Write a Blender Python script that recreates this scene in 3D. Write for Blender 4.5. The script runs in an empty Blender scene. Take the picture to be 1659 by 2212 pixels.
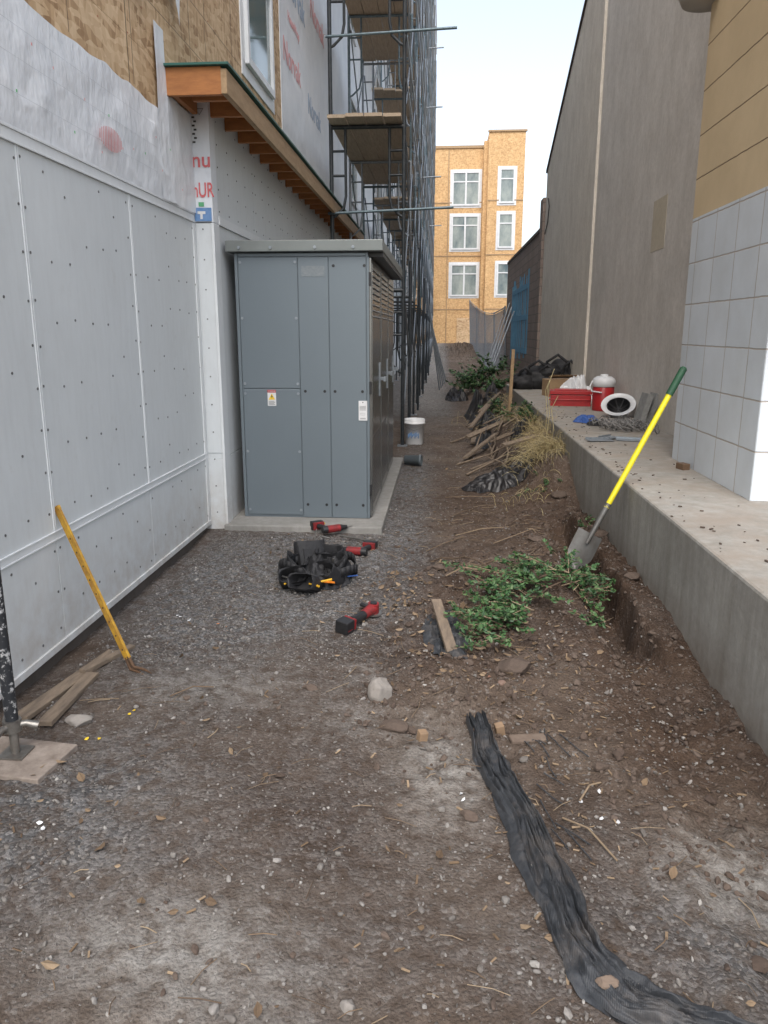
import bpy, math, random
import numpy as np
from mathutils import Vector, Matrix, Euler
random.seed(7); rng=np.random.default_rng(11)
R=math.radians
scene=bpy.context.scene
# ------------------------------------------------------------ noise
TAB=rng.random((256,256))
def vn(x,y):
    x=np.asarray(x,float);y=np.asarray(y,float)
    xi=np.floor(x).astype(int);yi=np.floor(y).astype(int)
    fx=x-xi;fy=y-yi;fx=fx*fx*(3-2*fx);fy=fy*fy*(3-2*fy)
    a=TAB[xi&255,yi&255];b=TAB[(xi+1)&255,yi&255];c=TAB[xi&255,(yi+1)&255];d=TAB[(xi+1)&255,(yi+1)&255]
    return (a*(1-fx)+b*fx)*(1-fy)+(c*(1-fx)+d*fx)*fy
def fbm(x,y,o=4):
    s=0;a=1;t=0
    for i in range(o):
        s=s+a*(vn(x*2**i+17.3*i,y*2**i+9.1*i)*2-1);t+=a;a*=.5
    return s/t
def sst(a,b,x):
    t=np.clip((x-a)/(b-a),0,1);return t*t*(3-2*t)
def ell(x,y,cx,cy,rx,ry):
    return np.exp(-(((x-cx)/rx)**2+((y-cy)/ry)**2))
def HG(x,y):
    x=np.asarray(x,float);y=np.asarray(y,float)
    h=.018*fbm(x*1.1,y*1.1,3)+.014*fbm(x*4+5,y*4,3)
    clod=np.clip(.2+ell(x,y,.2,4.2,.5,1.1)*1.0+ell(x,y,.1,3.0,.35,.5)*.8+sst(.55,.95,x)*.8+ell(x,y,.5,6.2,.6,1.2)*.6,0,1.4)
    c=fbm(x*11,y*11,4); r=1-np.abs(fbm(x*7+3,y*7,3))*2
    h=h+clod*(.036*c+.018*r)+.005*fbm(x*30,y*30,3)
    h=h+.08*ell(x,y,.25,4.6,.35,.5)+.045*ell(x,y,.05,3.35,.3,.3)+.06*ell(x,y,.6,5.7,.3,.5)
    rag=.07*fbm(x*3,y*3+7,4)
    tr=sst(3.3,4.2,y)*(1-sst(6.3,6.9,y)); xt=x+rag
    h=h-.19*tr*sst(.84,.93,xt)*(1-sst(1.06,1.12,xt))+.09*tr*sst(1.06,1.13,xt)
    h=h+.10*ell(x,y,.74,5.0,.12,1.1)
    h=h+(-.05+.06*sst(1.05,1.25,xt))*sst(.75,1.0,xt)*(1-sst(3.0,3.8,y))
    h=h+(.38+.10*fbm(x*2.5,y*1.6,3))*sst(.60,1.18,x+rag*2)*sst(6.5,8.0,y)*(1-sst(24,30,y))
    h=h+.85*sst(30,50,y)+ .5*ell(x,y,1.2,42,1.2,3)*(.7+.5*c)
    h=h-.03*sst(-1.62,-1.8,x)*(1-sst(5.5,6,y))
    return h
def Hz(x,y): return float(HG(x,y))
# ------------------------------------------------------------ materials
def newmat(name):
    m=bpy.data.materials.new(name);m.use_nodes=True
    nt=m.node_tree;b=nt.nodes['Principled BSDF'];return m,nt,b
def N(nt,t,**k):
    n=nt.nodes.new(t)
    for a,v in k.items(): setattr(n,a,v)
    return n
def c4(c): return (c[0],c[1],c[2],1)
def noise(nt,vec,scale,detail=5,rough=.6):
    n=N(nt,'ShaderNodeTexNoise');n.inputs['Scale'].default_value=scale;n.inputs['Detail'].default_value=detail;n.inputs['Roughness'].default_value=rough
    nt.links.new(vec,n.inputs['Vector']);return n.outputs['Fac']
def ramp(nt,fac,stops):
    r=N(nt,'ShaderNodeValToRGB');e=r.color_ramp.elements
    e[0].position=stops[0][0];e[0].color=c4(stops[0][1]);e[1].position=stops[-1][0];e[1].color=c4(stops[-1][1])
    for p,c in stops[1:-1]:
        q=e.new(p);q.color=c4(c)
    nt.links.new(fac,r.inputs['Fac']);return r.outputs['Color']
def mixc(nt,fac,a,b,bt='MIX'):
    n=N(nt,'ShaderNodeMix',data_type='RGBA',blend_type=bt)
    if isinstance(fac,(int,float)): n.inputs[0].default_value=fac
    else: nt.links.new(fac,n.inputs[0])
    for s,i in((a,6),(b,7)):
        if isinstance(s,tuple): n.inputs[i].default_value=c4(s)
        else: nt.links.new(s,n.inputs[i])
    return n.outputs[2]
def math_(nt,op,a,b=0.0,c=None):
    n=N(nt,'ShaderNodeMath',operation=op)
    for i,s in enumerate((a,b) if c is None else (a,b,c)):
        if isinstance(s,(int,float)): n.inputs[i].default_value=s
        else: nt.links.new(s,n.inputs[i])
    return n.outputs[0]
def bump(nt,b,h,strength=.5,dist=.01):
    n=N(nt,'ShaderNodeBump');n.inputs['Strength'].default_value=strength;n.inputs['Distance'].default_value=dist
    nt.links.new(h,n.inputs['Height']);nt.links.new(n.outputs['Normal'],b.inputs['Normal'])
def OC(nt): return N(nt,'ShaderNodeTexCoord').outputs['Object']
def mapping(nt,vec,sc,rot=(0,0,0)):
    n=N(nt,'ShaderNodeMapping');n.inputs['Scale'].default_value=sc;n.inputs['Rotation'].default_value=rot
    nt.links.new(vec,n.inputs['Vector']);return n.outputs[0]
def M(name,c1,c2=None,scale=6,rough=.6,metal=0,bs=0,bscale=60,bdist=.003,spec=None,stretch=(1,1,1)):
    m,nt,b=newmat(name);v=mapping(nt,OC(nt),stretch)
    if c2 is None:c2=tuple(x*.85 for x in c1)
    f=noise(nt,v,scale,5,.65)
    col=ramp(nt,f,[(.32,c1),(.68,c2)])
    nt.links.new(col,b.inputs['Base Color'])
    b.inputs['Roughness'].default_value=rough;b.inputs['Metallic'].default_value=metal
    if spec is not None:b.inputs['Specular IOR Level'].default_value=spec
    if bs: bump(nt,b,noise(nt,v,bscale,4),bs,bdist)
    return m
def island(name,stops,rough=.8,trans=0):
    m,nt,b=newmat(name);g=N(nt,'ShaderNodeNewGeometry')
    col=ramp(nt,g.outputs['Random Per Island'],stops)
    f=noise(nt,OC(nt),90,3)
    col=mixc(nt,.35,col,ramp(nt,f,[(.3,(.3,.3,.3)),(.7,(1,1,1))]),'MULTIPLY')
    nt.links.new(col,b.inputs['Base Color']);b.inputs['Roughness'].default_value=rough
    return m
def ground_mat():
    m,nt,b=newmat('dirt');v=OC(nt)
    at=N(nt,'ShaderNodeAttribute',attribute_name='mask');sp=N(nt,'ShaderNodeSeparateColor');nt.links.new(at.outputs['Color'],sp.inputs[0])
    n1=noise(nt,v,1.6,5);n2=noise(nt,v,14,7,.7);n3=noise(nt,v,110,5,.7)
    dirt=ramp(nt,n1,[(.3,(.102,.074,.056)),(.5,(.138,.105,.083)),(.68,(.19,.155,.128))])
    dirt=mixc(nt,.7,dirt,ramp(nt,n2,[(.25,(.5,.48,.46)),(.5,(.92,.9,.88)),(.8,(1.3,1.27,1.24))]),'MULTIPLY')
    vo=N(nt,'ShaderNodeTexVoronoi');vo.inputs['Scale'].default_value=80;nt.links.new(v,vo.inputs['Vector'])
    sc=N(nt,'ShaderNodeSeparateColor');nt.links.new(vo.outputs['Color'],sc.inputs[0])
    grav=ramp(nt,sc.outputs[0],[(0,(.085,.085,.086)),(.5,(.155,.157,.16)),(1,(.29,.29,.29))])
    gm=math_(nt,'MULTIPLY',sp.outputs[0],ramp(nt,n2,[(.38,(.2,.2,.2)),(.56,(1,1,1))]))
    col=mixc(nt,gm,dirt,grav)
    spk=math_(nt,'MULTIPLY',math_(nt,'GREATER_THAN',sc.outputs[1],.88),math_(nt,'GREATER_THAN',n2,.48))
    col=mixc(nt,math_(nt,'MULTIPLY',spk,.45),col,(.28,.26,.24))
    wm=math_(nt,'MULTIPLY',sp.outputs[1],ramp(nt,n2,[(.36,(.1,.1,.1)),(.6,(1,1,1))]))
    col=mixc(nt,wm,col,(.36,.345,.32))
    dm=math_(nt,'MULTIPLY',sp.outputs[2],.8)
    col=mixc(nt,dm,col,mixc(nt,1.0,col,(.62,.53,.475),'MULTIPLY'))
    col=mixc(nt,.5,col,ramp(nt,n3,[(.3,(.5,.5,.5)),(.7,(1.25,1.25,1.25))]),'MULTIPLY')
    nt.links.new(col,b.inputs['Base Color']);b.inputs['Roughness'].default_value=.95;b.inputs['Specular IOR Level'].default_value=.15
    hh=math_(nt,'ADD',math_(nt,'MULTIPLY',n3,.5),math_(nt,'MULTIPLY',n2,1.0))
    hh=math_(nt,'SUBTRACT',hh,math_(nt,'MULTIPLY',vo.outputs['Distance'],.35))
    bump(nt,b,hh,1.0,.02);return m
def osb(name,tint=(1,1,1),axis='x',lo=(.32,.195,.10)):
    m,nt,b=newmat(name);v=OC(nt)
    cols=[]
    for i,(s,rt) in enumerate((((1,9,30),.35),((1,28,10),-.5))):
        s=(9,)+s[1:] if axis=='x' else (s[1],9,s[2])
        rot=(rt,0,0) if axis=='x' else (0,rt,0)
        dn=N(nt,'ShaderNodeTexNoise');dn.inputs['Scale'].default_value=5;nt.links.new(v,dn.inputs['Vector'])
        vv=N(nt,'ShaderNodeVectorMath',operation='MULTIPLY_ADD');nt.links.new(dn.outputs['Color'],vv.inputs[0]);vv.inputs[1].default_value=(.06,.06,.06);nt.links.new(v,vv.inputs[2])
        vo=N(nt,'ShaderNodeTexVoronoi');vo.inputs['Scale'].default_value=1;nt.links.new(mapping(nt,vv.outputs[0],s,rot),vo.inputs['Vector'])
        sc=N(nt,'ShaderNodeSeparateColor');nt.links.new(vo.outputs['Color'],sc.inputs[0]);cols.append(sc.outputs[0])
    f=math_(nt,'ADD',math_(nt,'MULTIPLY',cols[0],.55),math_(nt,'MULTIPLY',cols[1],.45))
    t=tint
    col=ramp(nt,f,[(.1,(lo[0]*t[0],lo[1]*t[1],lo[2]*t[2])),(.35,(.52*t[0],.355*t[1],.205*t[2])),(.85,(.68*t[0],.51*t[1],.33*t[2]))])
    col=mixc(nt,.5,col,ramp(nt,noise(nt,v,1.3,4),[(.3,(.8,.78,.74)),(.7,(1.1,1.08,1.04))]),'MULTIPLY')
    nt.links.new(col,b.inputs['Base Color']);b.inputs['Roughness'].default_value=.75
    bump(nt,b,f,.25,.003);return m
def wrapmat(name,amp=1):
    m,nt,b=newmat(name);v=OC(nt)
    w=noise(nt,mapping(nt,v,(1.5,1.5,1.3)),1.8,4,.5);w2=noise(nt,mapping(nt,v,(3,4,2),(.5,0,0)),2.2,3)
    col=ramp(nt,noise(nt,v,2.2,5),[(.3,(.66,.69,.73)),(.7,(.78,.80,.83))])
    nt.links.new(col,b.inputs['Base Color']);b.inputs['Roughness'].default_value=.5
    hh=math_(nt,'ADD',w,math_(nt,'MULTIPLY',w2,.5));bump(nt,b,hh,.6*amp,.05);return m
def panelmat(name,base=(.63,.66,.675)):
    m,nt,b=newmat(name);v=OC(nt)
    f=noise(nt,v,1.1,7,.7);f2=noise(nt,mapping(nt,v,(8,8,1.2)),3,5,.7)
    col=ramp(nt,f,[(.25,tuple(x*.9 for x in base)),(.7,base)])
    col=mixc(nt,.3,col,ramp(nt,f2,[(.3,(.82,.81,.8)),(.6,(1,1,1))]),'MULTIPLY')
    sm=noise(nt,v,6,7,.75);col=mixc(nt,ramp(nt,sm,[(.58,(0,0,0)),(.75,(.35,.35,.35))]),col,(.45,.44,.42))
    sx=N(nt,'ShaderNodeSeparateXYZ');nt.links.new(v,sx.inputs[0])
    d=N(nt,'ShaderNodeMapRange');nt.links.new(sx.outputs[2],d.inputs[0]);d.inputs[1].default_value=.6;d.inputs[2].default_value=0;d.inputs[3].default_value=0;d.inputs[4].default_value=1
    dd=math_(nt,'MULTIPLY',d.outputs[0],ramp(nt,noise(nt,v,9,6,.7),[(.35,(.15,.15,.15)),(.65,(.8,.8,.8))]))
    col=mixc(nt,dd,col,(.40,.36,.32))
    nt.links.new(col,b.inputs['Base Color']);b.inputs['Roughness'].default_value=.6
    return m
def concrete(name,a,bb,stain=.5,bs=.4,st=(5,5,.6)):
    m,nt,b=newmat(name);v=OC(nt)
    f=noise(nt,v,1.4,7,.65);f2=noise(nt,v,22,7,.7);f3=noise(nt,mapping(nt,v,st),2,5,.65)
    col=ramp(nt,f,[(.3,a),(.7,bb)])
    col=mixc(nt,stain,col,ramp(nt,f3,[(.3,(.72,.7,.67)),(.6,(1.05,1.05,1.05))]),'MULTIPLY')
    col=mixc(nt,.6,col,ramp(nt,f2,[(.25,(.72,.71,.7)),(.7,(1.1,1.1,1.1))]),'MULTIPLY')
    nt.links.new(col,b.inputs['Base Color']);b.inputs['Roughness'].default_value=.9
    bump(nt,b,math_(nt,'ADD',f2,math_(nt,'MULTIPLY',noise(nt,v,140,4),.4)),bs,.008);return m
def ledgemat():
    m,nt,b=newmat('ledge_concrete');v=OC(nt)
    f=noise(nt,v,1.4,7,.65);f2=noise(nt,v,22,7,.7);f3=noise(nt,mapping(nt,v,(5,5,.6)),2,5,.65)
    col=ramp(nt,f,[(.3,(.27,.262,.24)),(.7,(.36,.352,.325))])
    col=mixc(nt,.7,col,ramp(nt,f3,[(.3,(.68,.66,.62)),(.6,(1.05,1.05,1.05))]),'MULTIPLY')
    col=mixc(nt,.6,col,ramp(nt,f2,[(.25,(.72,.71,.7)),(.7,(1.1,1.1,1.1))]),'MULTIPLY')
    sx=N(nt,'ShaderNodeSeparateXYZ');nt.links.new(v,sx.inputs[0])
    g=N(nt,'ShaderNodeNewGeometry');sn=N(nt,'ShaderNodeSeparateXYZ');nt.links.new(g.outputs['Normal'],sn.inputs[0])
    dust=math_(nt,'MULTIPLY',math_(nt,'GREATER_THAN',sn.outputs[2],.5),ramp(nt,noise(nt,v,3,7,.7),[(.4,(.1,.1,.1)),(.65,(.7,.7,.7))]))
    col=mixc(nt,dust,col,(.27,.22,.175))
    d=N(nt,'ShaderNodeMapRange');nt.links.new(sx.outputs[2],d.inputs[0]);d.inputs[1].default_value=.28;d.inputs[2].default_value=-.02;d.inputs[3].default_value=0;d.inputs[4].default_value=1
    dd=math_(nt,'MULTIPLY',d.outputs[0],ramp(nt,noise(nt,v,6,6,.7),[(.35,(.3,.3,.3)),(.65,(.95,.95,.95))]))
    col=mixc(nt,dd,col,(.15,.12,.095))
    nt.links.new(col,b.inputs['Base Color']);b.inputs['Roughness'].default_value=.9
    bump(nt,b,math_(nt,'ADD',f2,math_(nt,'MULTIPLY',noise(nt,v,140,4),.4)),.4,.008);return m
def brickm(name,c1,c2,mortar,bw,rh,ms,off=0,split=None):
    m,nt,b=newmat(name);v=OC(nt)
    sx=N(nt,'ShaderNodeSeparateXYZ');nt.links.new(v,sx.inputs[0])
    cb=N(nt,'ShaderNodeCombineXYZ');nt.links.new(math_(nt,'ADD',sx.outputs[0],sx.outputs[1]),cb.inputs[0]);nt.links.new(sx.outputs[2],cb.inputs[1])
    wob=noise(nt,v,9,2);
    cw=N(nt,'ShaderNodeVectorMath',operation='ADD');nt.links.new(cb.outputs[0],cw.inputs[0]);cx_=N(nt,'ShaderNodeCombineXYZ');nt.links.new(math_(nt,'MULTIPLY',wob,.008),cx_.inputs[0]);nt.links.new(math_(nt,'MULTIPLY',wob,.008),cx_.inputs[1]);nt.links.new(cx_.outputs[0],cw.inputs[1])
    def br(bw,c1,c2,mortar,ms):
        t=N(nt,'ShaderNodeTexBrick');t.offset=off;t.inputs['Scale'].default_value=1;t.inputs['Brick Width'].default_value=bw;t.inputs['Row Height'].default_value=rh
        t.inputs['Mortar Size'].default_value=ms;t.inputs['Mortar Smooth'].default_value=.5;t.inputs['Color1'].default_value=c4(c1);t.inputs['Color2'].default_value=c4(c2);t.inputs['Mortar'].default_value=c4(mortar)
        nt.links.new(cw.outputs[0],t.inputs['Vector']);return t
    t=br(bw,c1,c2,mortar,ms);col=t.outputs[0];fac=t.outputs['Fac']
    if split:
        z,d1,d2,m2=split;t2=br(30,d1,d2,m2,ms);g=math_(nt,'GREATER_THAN',sx.outputs[2],z)
        col=mixc(nt,g,col,t2.outputs[0])
        fac=math_(nt,'ADD',math_(nt,'MULTIPLY',fac,math_(nt,'SUBTRACT',1.0,g)),math_(nt,'MULTIPLY',t2.outputs['Fac'],g))
    f=noise(nt,v,2.5,7,.65);col=mixc(nt,.6,col,ramp(nt,f,[(.3,(.84,.83,.8)),(.65,(1.03,1.03,1.03))]),'MULTIPLY')
    nt.links.new(col,b.inputs['Base Color']);b.inputs['Roughness'].default_value=.85
    h=math_(nt,'SUBTRACT',math_(nt,'MULTIPLY',noise(nt,v,70,5),.3),fac);bump(nt,b,h,.7,.008);return m
def glassm(name,c=(.05,.07,.08)):
    m,nt,b=newmat(name);b.inputs['Base Color'].default_value=c4(c);b.inputs['Roughness'].default_value=.06;b.inputs['Specular IOR Level'].default_value=.9
    return m
def siltm(name):
    m,nt,b=newmat(name);v=OC(nt)
    d=noise(nt,v,7,6,.7);col=ramp(nt,noise(nt,v,30,4),[(.3,(.022,.025,.03)),(.7,(.05,.054,.06))])
    col=mixc(nt,ramp(nt,d,[(.5,(0,0,0)),(.75,(.65,.65,.65))]),col,(.14,.12,.105))
    nt.links.new(col,b.inputs['Base Color']);b.inputs['Roughness'].default_value=.55
    w=N(nt,'ShaderNodeTexWave');w.inputs['Scale'].default_value=90;w.inputs['Distortion'].default_value=1;nt.links.new(v,w.inputs['Vector'])
    bump(nt,b,math_(nt,'ADD',math_(nt,'MULTIPLY',w.outputs['Fac'],.25),noise(nt,v,35,4)),.5,.006);return m
mDirt=ground_mat();mOSB=osb('osb_sheathing');mOSBf=osb('osb_far',(1.04,.94,.76),'y',(.42,.27,.15))
mWrap=wrapmat('house_wrap');mPanel=panelmat('white_sheathing');mPanel2=panelmat('white_sheathing_trim',(.70,.725,.74))
mSeam=M('panel_seam',(.3,.3,.3),(.22,.22,.22));mScrew=M('screw_head',(.2,.2,.2),(.08,.08,.08),rough=.5,metal=.3)
mFound=concrete('foundation_dark',(.07,.06,.05),(.12,.1,.09))
mConc=ledgemat()
mPad=concrete('pad_concrete',(.22,.215,.20),(.32,.31,.29))
mStucco=concrete('stucco',(.60,.57,.53),(.70,.665,.62),.45,.25,(2.5,2.5,1.2))
mStuccoT=concrete('stucco_tan',(.64,.59,.52),(.72,.67,.59),.45,.25,(2.5,2.5,1.2))
mPatch=concrete('stucco_patch_paint',(.52,.46,.35),(.58,.52,.42),.3,.2)
mPier=brickm('painted_block',(.60,.65,.70),(.64,.685,.73),(.44,.40,.365),.4,.3,.006,0,(2.42,(.62,.49,.31),(.64,.51,.325),(.25,.18,.11)))
mCMU=brickm('brown_block',(.23,.18,.155),(.28,.225,.195),(.15,.13,.115),.4,.2,.012,.5)
mWoodO=M('cedar_fascia',(.42,.17,.05),(.30,.115,.035),9,.6,bs=.2,stretch=(1,.2,4))
mWood=M('lumber',(.42,.29,.17),(.30,.20,.11),10,.75,bs=.3,stretch=(3,.5,3))
mWoodG=M('weathered_wood',(.25,.19,.135),(.13,.10,.075),12,.85,bs=.5,stretch=(3,.6,3))
mPlankS=M('scaffold_plank',(.50,.40,.29),(.36,.28,.205),10,.85,bs=.3,stretch=(6,.5,3))
mGreenMem=M('membrane_green',(.03,.12,.10),rough=.5)
mWhiteV=M('white_vinyl',(.74,.76,.78),rough=.4)
mGlassL=glassm('window_glass_light',(.16,.22,.22))
mBlkPaint=M('black_paint',(.014,.02,.024),(.035,.04,.045),20,.45)
mGalv=M('galvanised_tube',(.36,.39,.42),(.24,.27,.30),30,.4,.6)
mGalvD=M('blue_grey_tube',(.18,.24,.27),(.10,.14,.16),30,.45,.4)
mCab=M('cabinet_grey',(.158,.190,.213),(.148,.178,.20),1.2,.40,.25,bs=.03,bscale=200)
mCabS=M('cabinet_side',(.26,.265,.26),(.2,.205,.205),2,.25,.8)
mCabR=M('cabinet_roof',(.20,.22,.215),(.17,.185,.18),3,.45,.3)
mBlack=M('black_plastic',(.012,.012,.013),(.022,.022,.024),20,.45)
mPoly=M('black_poly_sheet',(.010,.010,.012),(.03,.028,.028),9,.42,bs=.3,bscale=9,bdist=.02)
mNylon=M('black_nylon',(.010,.010,.012),(.022,.022,.024),40,.7,bs=.4,bscale=160)
mRed=M('red_plastic',(.42,.02,.022),(.32,.015,.02),8,.35)
mRedD=M('red_tool_housing',(.30,.015,.018),(.12,.02,.02),30,.5)
mWhiteP=M('white_plastic',(.72,.73,.74),(.66,.67,.68),8,.35)
mYel=M('yellow_fibreglass',(.74,.64,.015),(.66,.56,.02),10,.35)
mYelO=M('yellow_paint_worn',(.55,.32,.03),(.30,.15,.03),26,.55)
mGreenG=M('green_grip',(.015,.075,.035),(.01,.05,.025),30,.6)
mSteel=M('steel',(.30,.29,.27),(.17,.155,.14),14,.42,.75,bs=.1)
mBlade=M('shovel_steel',(.17,.17,.165),(.11,.10,.09),10,.5,.5,bs=.1)
mRust=M('rusty_steel',(.16,.09,.05),(.09,.055,.035),40,.8,.3,bs=.4)
mGreyP=M('grey_pipe',(.12,.14,.155),(.09,.11,.12),9,.5)
mOrange=M('orange_handle',(.75,.22,.02),rough=.4);mBlue=M('blue_plastic',(.04,.10,.32),rough=.5)
mCard=M('cardboard',(.36,.24,.14),(.3,.2,.11),7,.85)
mRedInk=M('red_ink',(.62,.10,.11),(.66,.2,.2),30,.6);mBlueInk=M('blue_ink',(.10,.22,.44),(.16,.28,.5),30,.6);mBlackInk=M('black_ink',(.05,.05,.05))
mPink=M('faded_red_ink',(.66,.24,.24),(.70,.46,.46),30,.6);mFadeR=M('wrap_red',(.68,.30,.31),(.7,.42,.43),10,.6);mFadeB=M('wrap_blue',(.32,.42,.58),(.42,.5,.62),10,.6)
mYelLab=M('label_yellow',(.8,.55,.03));mLabW=M('label_white',(.7,.7,.7))
mMural=M('blue_spray_paint',(.12,.34,.50),(.09,.24,.38),6,.8)
mLeaf=island('green_leaf',[(0,(.025,.07,.025)),(.5,(.045,.115,.035)),(.85,(.08,.16,.05)),(1,(.15,.21,.10))],.5)
mDry=island('dry_leaf',[(0,(.11,.07,.04)),(.5,(.2,.135,.08)),(1,(.34,.25,.16))],.8)
mStraw=island('straw',[(0,(.30,.23,.11)),(.6,(.46,.37,.18)),(1,(.56,.48,.28))],.8)
mTwig=island('twig',[(0,(.09,.06,.04)),(.6,(.2,.14,.09)),(1,(.34,.26,.17))],.85)
mPeb=island('pebble',[(0,(.09,.078,.068)),(.35,(.15,.134,.12)),(.7,(.21,.195,.178)),(.95,(.29,.27,.25)),(1,(.42,.40,.37))],.85)
mClod=island('dirt_clod',[(0,(.075,.052,.04)),(.5,(.105,.076,.059)),(1,(.14,.105,.084))],.95)
mRock=concrete('rock_grey',(.22,.20,.18),(.31,.285,.26),.3,.6)
mSilt=siltm('silt_fabric')
# ------------------------------------------------------------ mesh builder
class MB:
    def __init__(s): s.v=[];s.f=[];s.m=[];s.sm=[]
    def add(s,vs,fs,m=0,sm=False):
        o=len(s.v);s.v+= [tuple(p) for p in vs];s.f+=[tuple(i+o for i in f) for f in fs];s.m+=[m]*len(fs);s.sm+=[sm]*len(fs)
    def box(s,a,b,m=0,mat=None):
        x0,y0,z0=a;x1,y1,z1=b
        vs=[Vector(p) for p in((x0,y0,z0),(x1,y0,z0),(x1,y1,z0),(x0,y1,z0),(x0,y0,z1),(x1,y0,z1),(x1,y1,z1),(x0,y1,z1))]
        if mat is not None: vs=[mat@p for p in vs]
        s.add(vs,[(0,3,2,1),(4,5,6,7),(0,1,5,4),(1,2,6,5),(2,3,7,6),(3,0,4,7)],m)
    def cyl(s,p0,p1,r0,r1=None,n=10,m=0,cap=True,sm=True):
        if r1 is None:r1=r0
        p0=Vector(p0);p1=Vector(p1);d=(p1-p0)
        if d.length<1e-6:return
        q=d.to_track_quat('Z','Y');vs=[]
        for p,r in((p0,r0),(p1,r1)):
            for i in range(n):
                a=2*math.pi*i/n;vs.append(p+q@Vector((math.cos(a)*r,math.sin(a)*r,0)))
        s.add(vs,[(i,(i+1)%n,n+(i+1)%n,n+i) for i in range(n)],m,sm)
        if cap: 
            s.add(vs[:n],[tuple(range(n))[::-1]],m);s.add(vs[n:],[tuple(range(n))],m)
    def tube(s,pts,r,n=8,m=0):
        pts=[Vector(p) for p in pts];rs=r if isinstance(r,(list,tuple)) else [r]*len(pts);vs=[];L=len(pts)
        up=None
        for i,p in enumerate(pts):
            d=(pts[min(i+1,L-1)]-pts[max(i-1,0)]).normalized()
            if up is None: up=d.orthogonal().normalized()
            up=(up-d*up.dot(d)).normalized();w=d.cross(up)
            for k in range(n):
                a=2*math.pi*k/n;vs.append(p+(up*math.cos(a)+w*math.sin(a))*rs[i])
        fs=[(i*n+k,i*n+(k+1)%n,(i+1)*n+(k+1)%n,(i+1)*n+k) for i in range(L-1) for k in range(n)]
        s.add(vs,fs,m,True);s.add(vs[:n],[tuple(range(n))[::-1]],m);s.add(vs[-n:],[tuple(range(n))],m)
    def lathe(s,prof,c,m=0,n=24,mat=None,sm=True):
        vs=[];c=Vector(c)
        for r,z in prof:
            for k in range(n):
                a=2*math.pi*k/n;p=Vector((r*math.cos(a),r*math.sin(a),z))
                vs.append(c+(mat@p if mat is not None else p))
        L=len(prof);s.add(vs,[(i*n+k,i*n+(k+1)%n,(i+1)*n+(k+1)%n,(i+1)*n+k) for i in range(L-1) for k in range(n)],m,sm)
    def build(s,name,mats,parent=None,bevel=0,loc=None):
        me=bpy.data.meshes.new(name);me.from_pydata(s.v,[],s.f);me.materials.clear()
        for x in mats: me.materials.append(x)
        me.polygons.foreach_set('material_index',s.m);me.polygons.foreach_set('use_smooth',s.sm);me.update()
        o=bpy.data.objects.new(name,me);scene.collection.objects.link(o)
        if parent: o.parent=parent
        if bevel:
            b=o.modifiers.new('bevel','BEVEL');b.width=bevel;b.segments=2;b.limit_method='ANGLE';b.angle_limit=R(50)
        return o
def empty(name):
    o=bpy.data.objects.new(name,None);o.empty_display_size=.2;scene.collection.objects.link(o);return o
def text(s,size,loc,rot,mat,parent,name,sx=1,align='CENTER',ext=.001):
    c=bpy.data.curves.new(name,'FONT');c.body=s;c.size=size;c.align_x=align;c.align_y='CENTER';c.extrude=ext;c.offset=size*.012
    o=bpy.data.objects.new(name,c);scene.collection.objects.link(o);o.location=loc;o.rotation_euler=rot;o.scale=(sx,1,1);c.materials.append(mat);o.parent=parent;return o
RX=(R(90),0,R(90));RY=(R(90),0,0)
def gridmesh(name,P,mats,parent=None,smooth=True):
    ny,nx,_=P.shape;me=bpy.data.meshes.new(name)
    idx=np.arange(ny*nx).reshape(ny,nx)
    f=np.stack([idx[:-1,:-1],idx[:-1,1:],idx[1:,1:],idx[1:,:-1]],-1).reshape(-1,4)
    me.vertices.add(ny*nx);me.vertices.foreach_set('co',P.reshape(-1).astype(np.float32))
    me.loops.add(f.size);me.loops.foreach_set('vertex_index',f.reshape(-1).astype(np.int32))
    me.polygons.add(len(f));me.polygons.foreach_set('loop_start',np.arange(0,f.size,4,dtype=np.int32))
    me.polygons.foreach_set('use_smooth',np.full(len(f),smooth));me.update(calc_edges=True)
    for x in mats: me.materials.append(x)
    o=bpy.data.objects.new(name,me);scene.collection.objects.link(o)
    if parent:o.parent=parent
    return o
# ------------------------------------------------------------ ground
xs=np.concatenate([[-120,-60,-30,-15,-8,-4,-2.6,-2.1],np.arange(-2.0,1.5,.0125),[1.6,2,2.6,4,8,15,30,60,120]])
ys=[-60,-20,-8,-3,-1,0,.6];y=1.0
while y<62: ys.append(y);y+=max(.009,.0075*y)
ys+= [66,75,90,120,180,300];ys=np.array(ys)
XX,YY=np.meshgrid(xs,ys);ZZ=HG(XX,YY)
far=(np.abs(XX)>5);ZZ=np.where(far,ZZ*.2,ZZ)
g=gridmesh('ground',np.stack([XX,YY,ZZ],-1),[mDirt])
n4=fbm(XX*2.2,YY*2.2,4)
grav=np.clip(ell(XX,YY,-1.1,4.8,.7,1.3)*2.0+ell(XX,YY,-1.25,2.2,.7,.5)*.9+ell(XX,YY,.95,1.8,.4,.4)*.8+ell(XX,YY,-.32,7.2,.24,3.2)*1.4+ell(XX,YY,-.1,1.7,.6,.3)*.4+sst(11,16,YY)*(1-sst(.0,.5,XX))*.8+n4*.5,0,1)
wh=np.clip(ell(XX,YY,.03,2.5,.17,.34)*1.2+ell(XX,YY,-1.06,3.2,.35,.2)*.6+ell(XX,YY,-.72,1.66,.32,.2)*.8+ell(XX,YY,.95,2.1,.25,.2)*.8+ell(XX,YY,-.45,1.45,.3,.2)*.4+ell(XX,YY,-.3,2.9,.2,.15)*.4+sst(13,18,YY)*(1-sst(-.3,.4,XX))*.7+ell(XX,YY,-.33,3.4,.1,.1)*.7,0,1)
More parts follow.
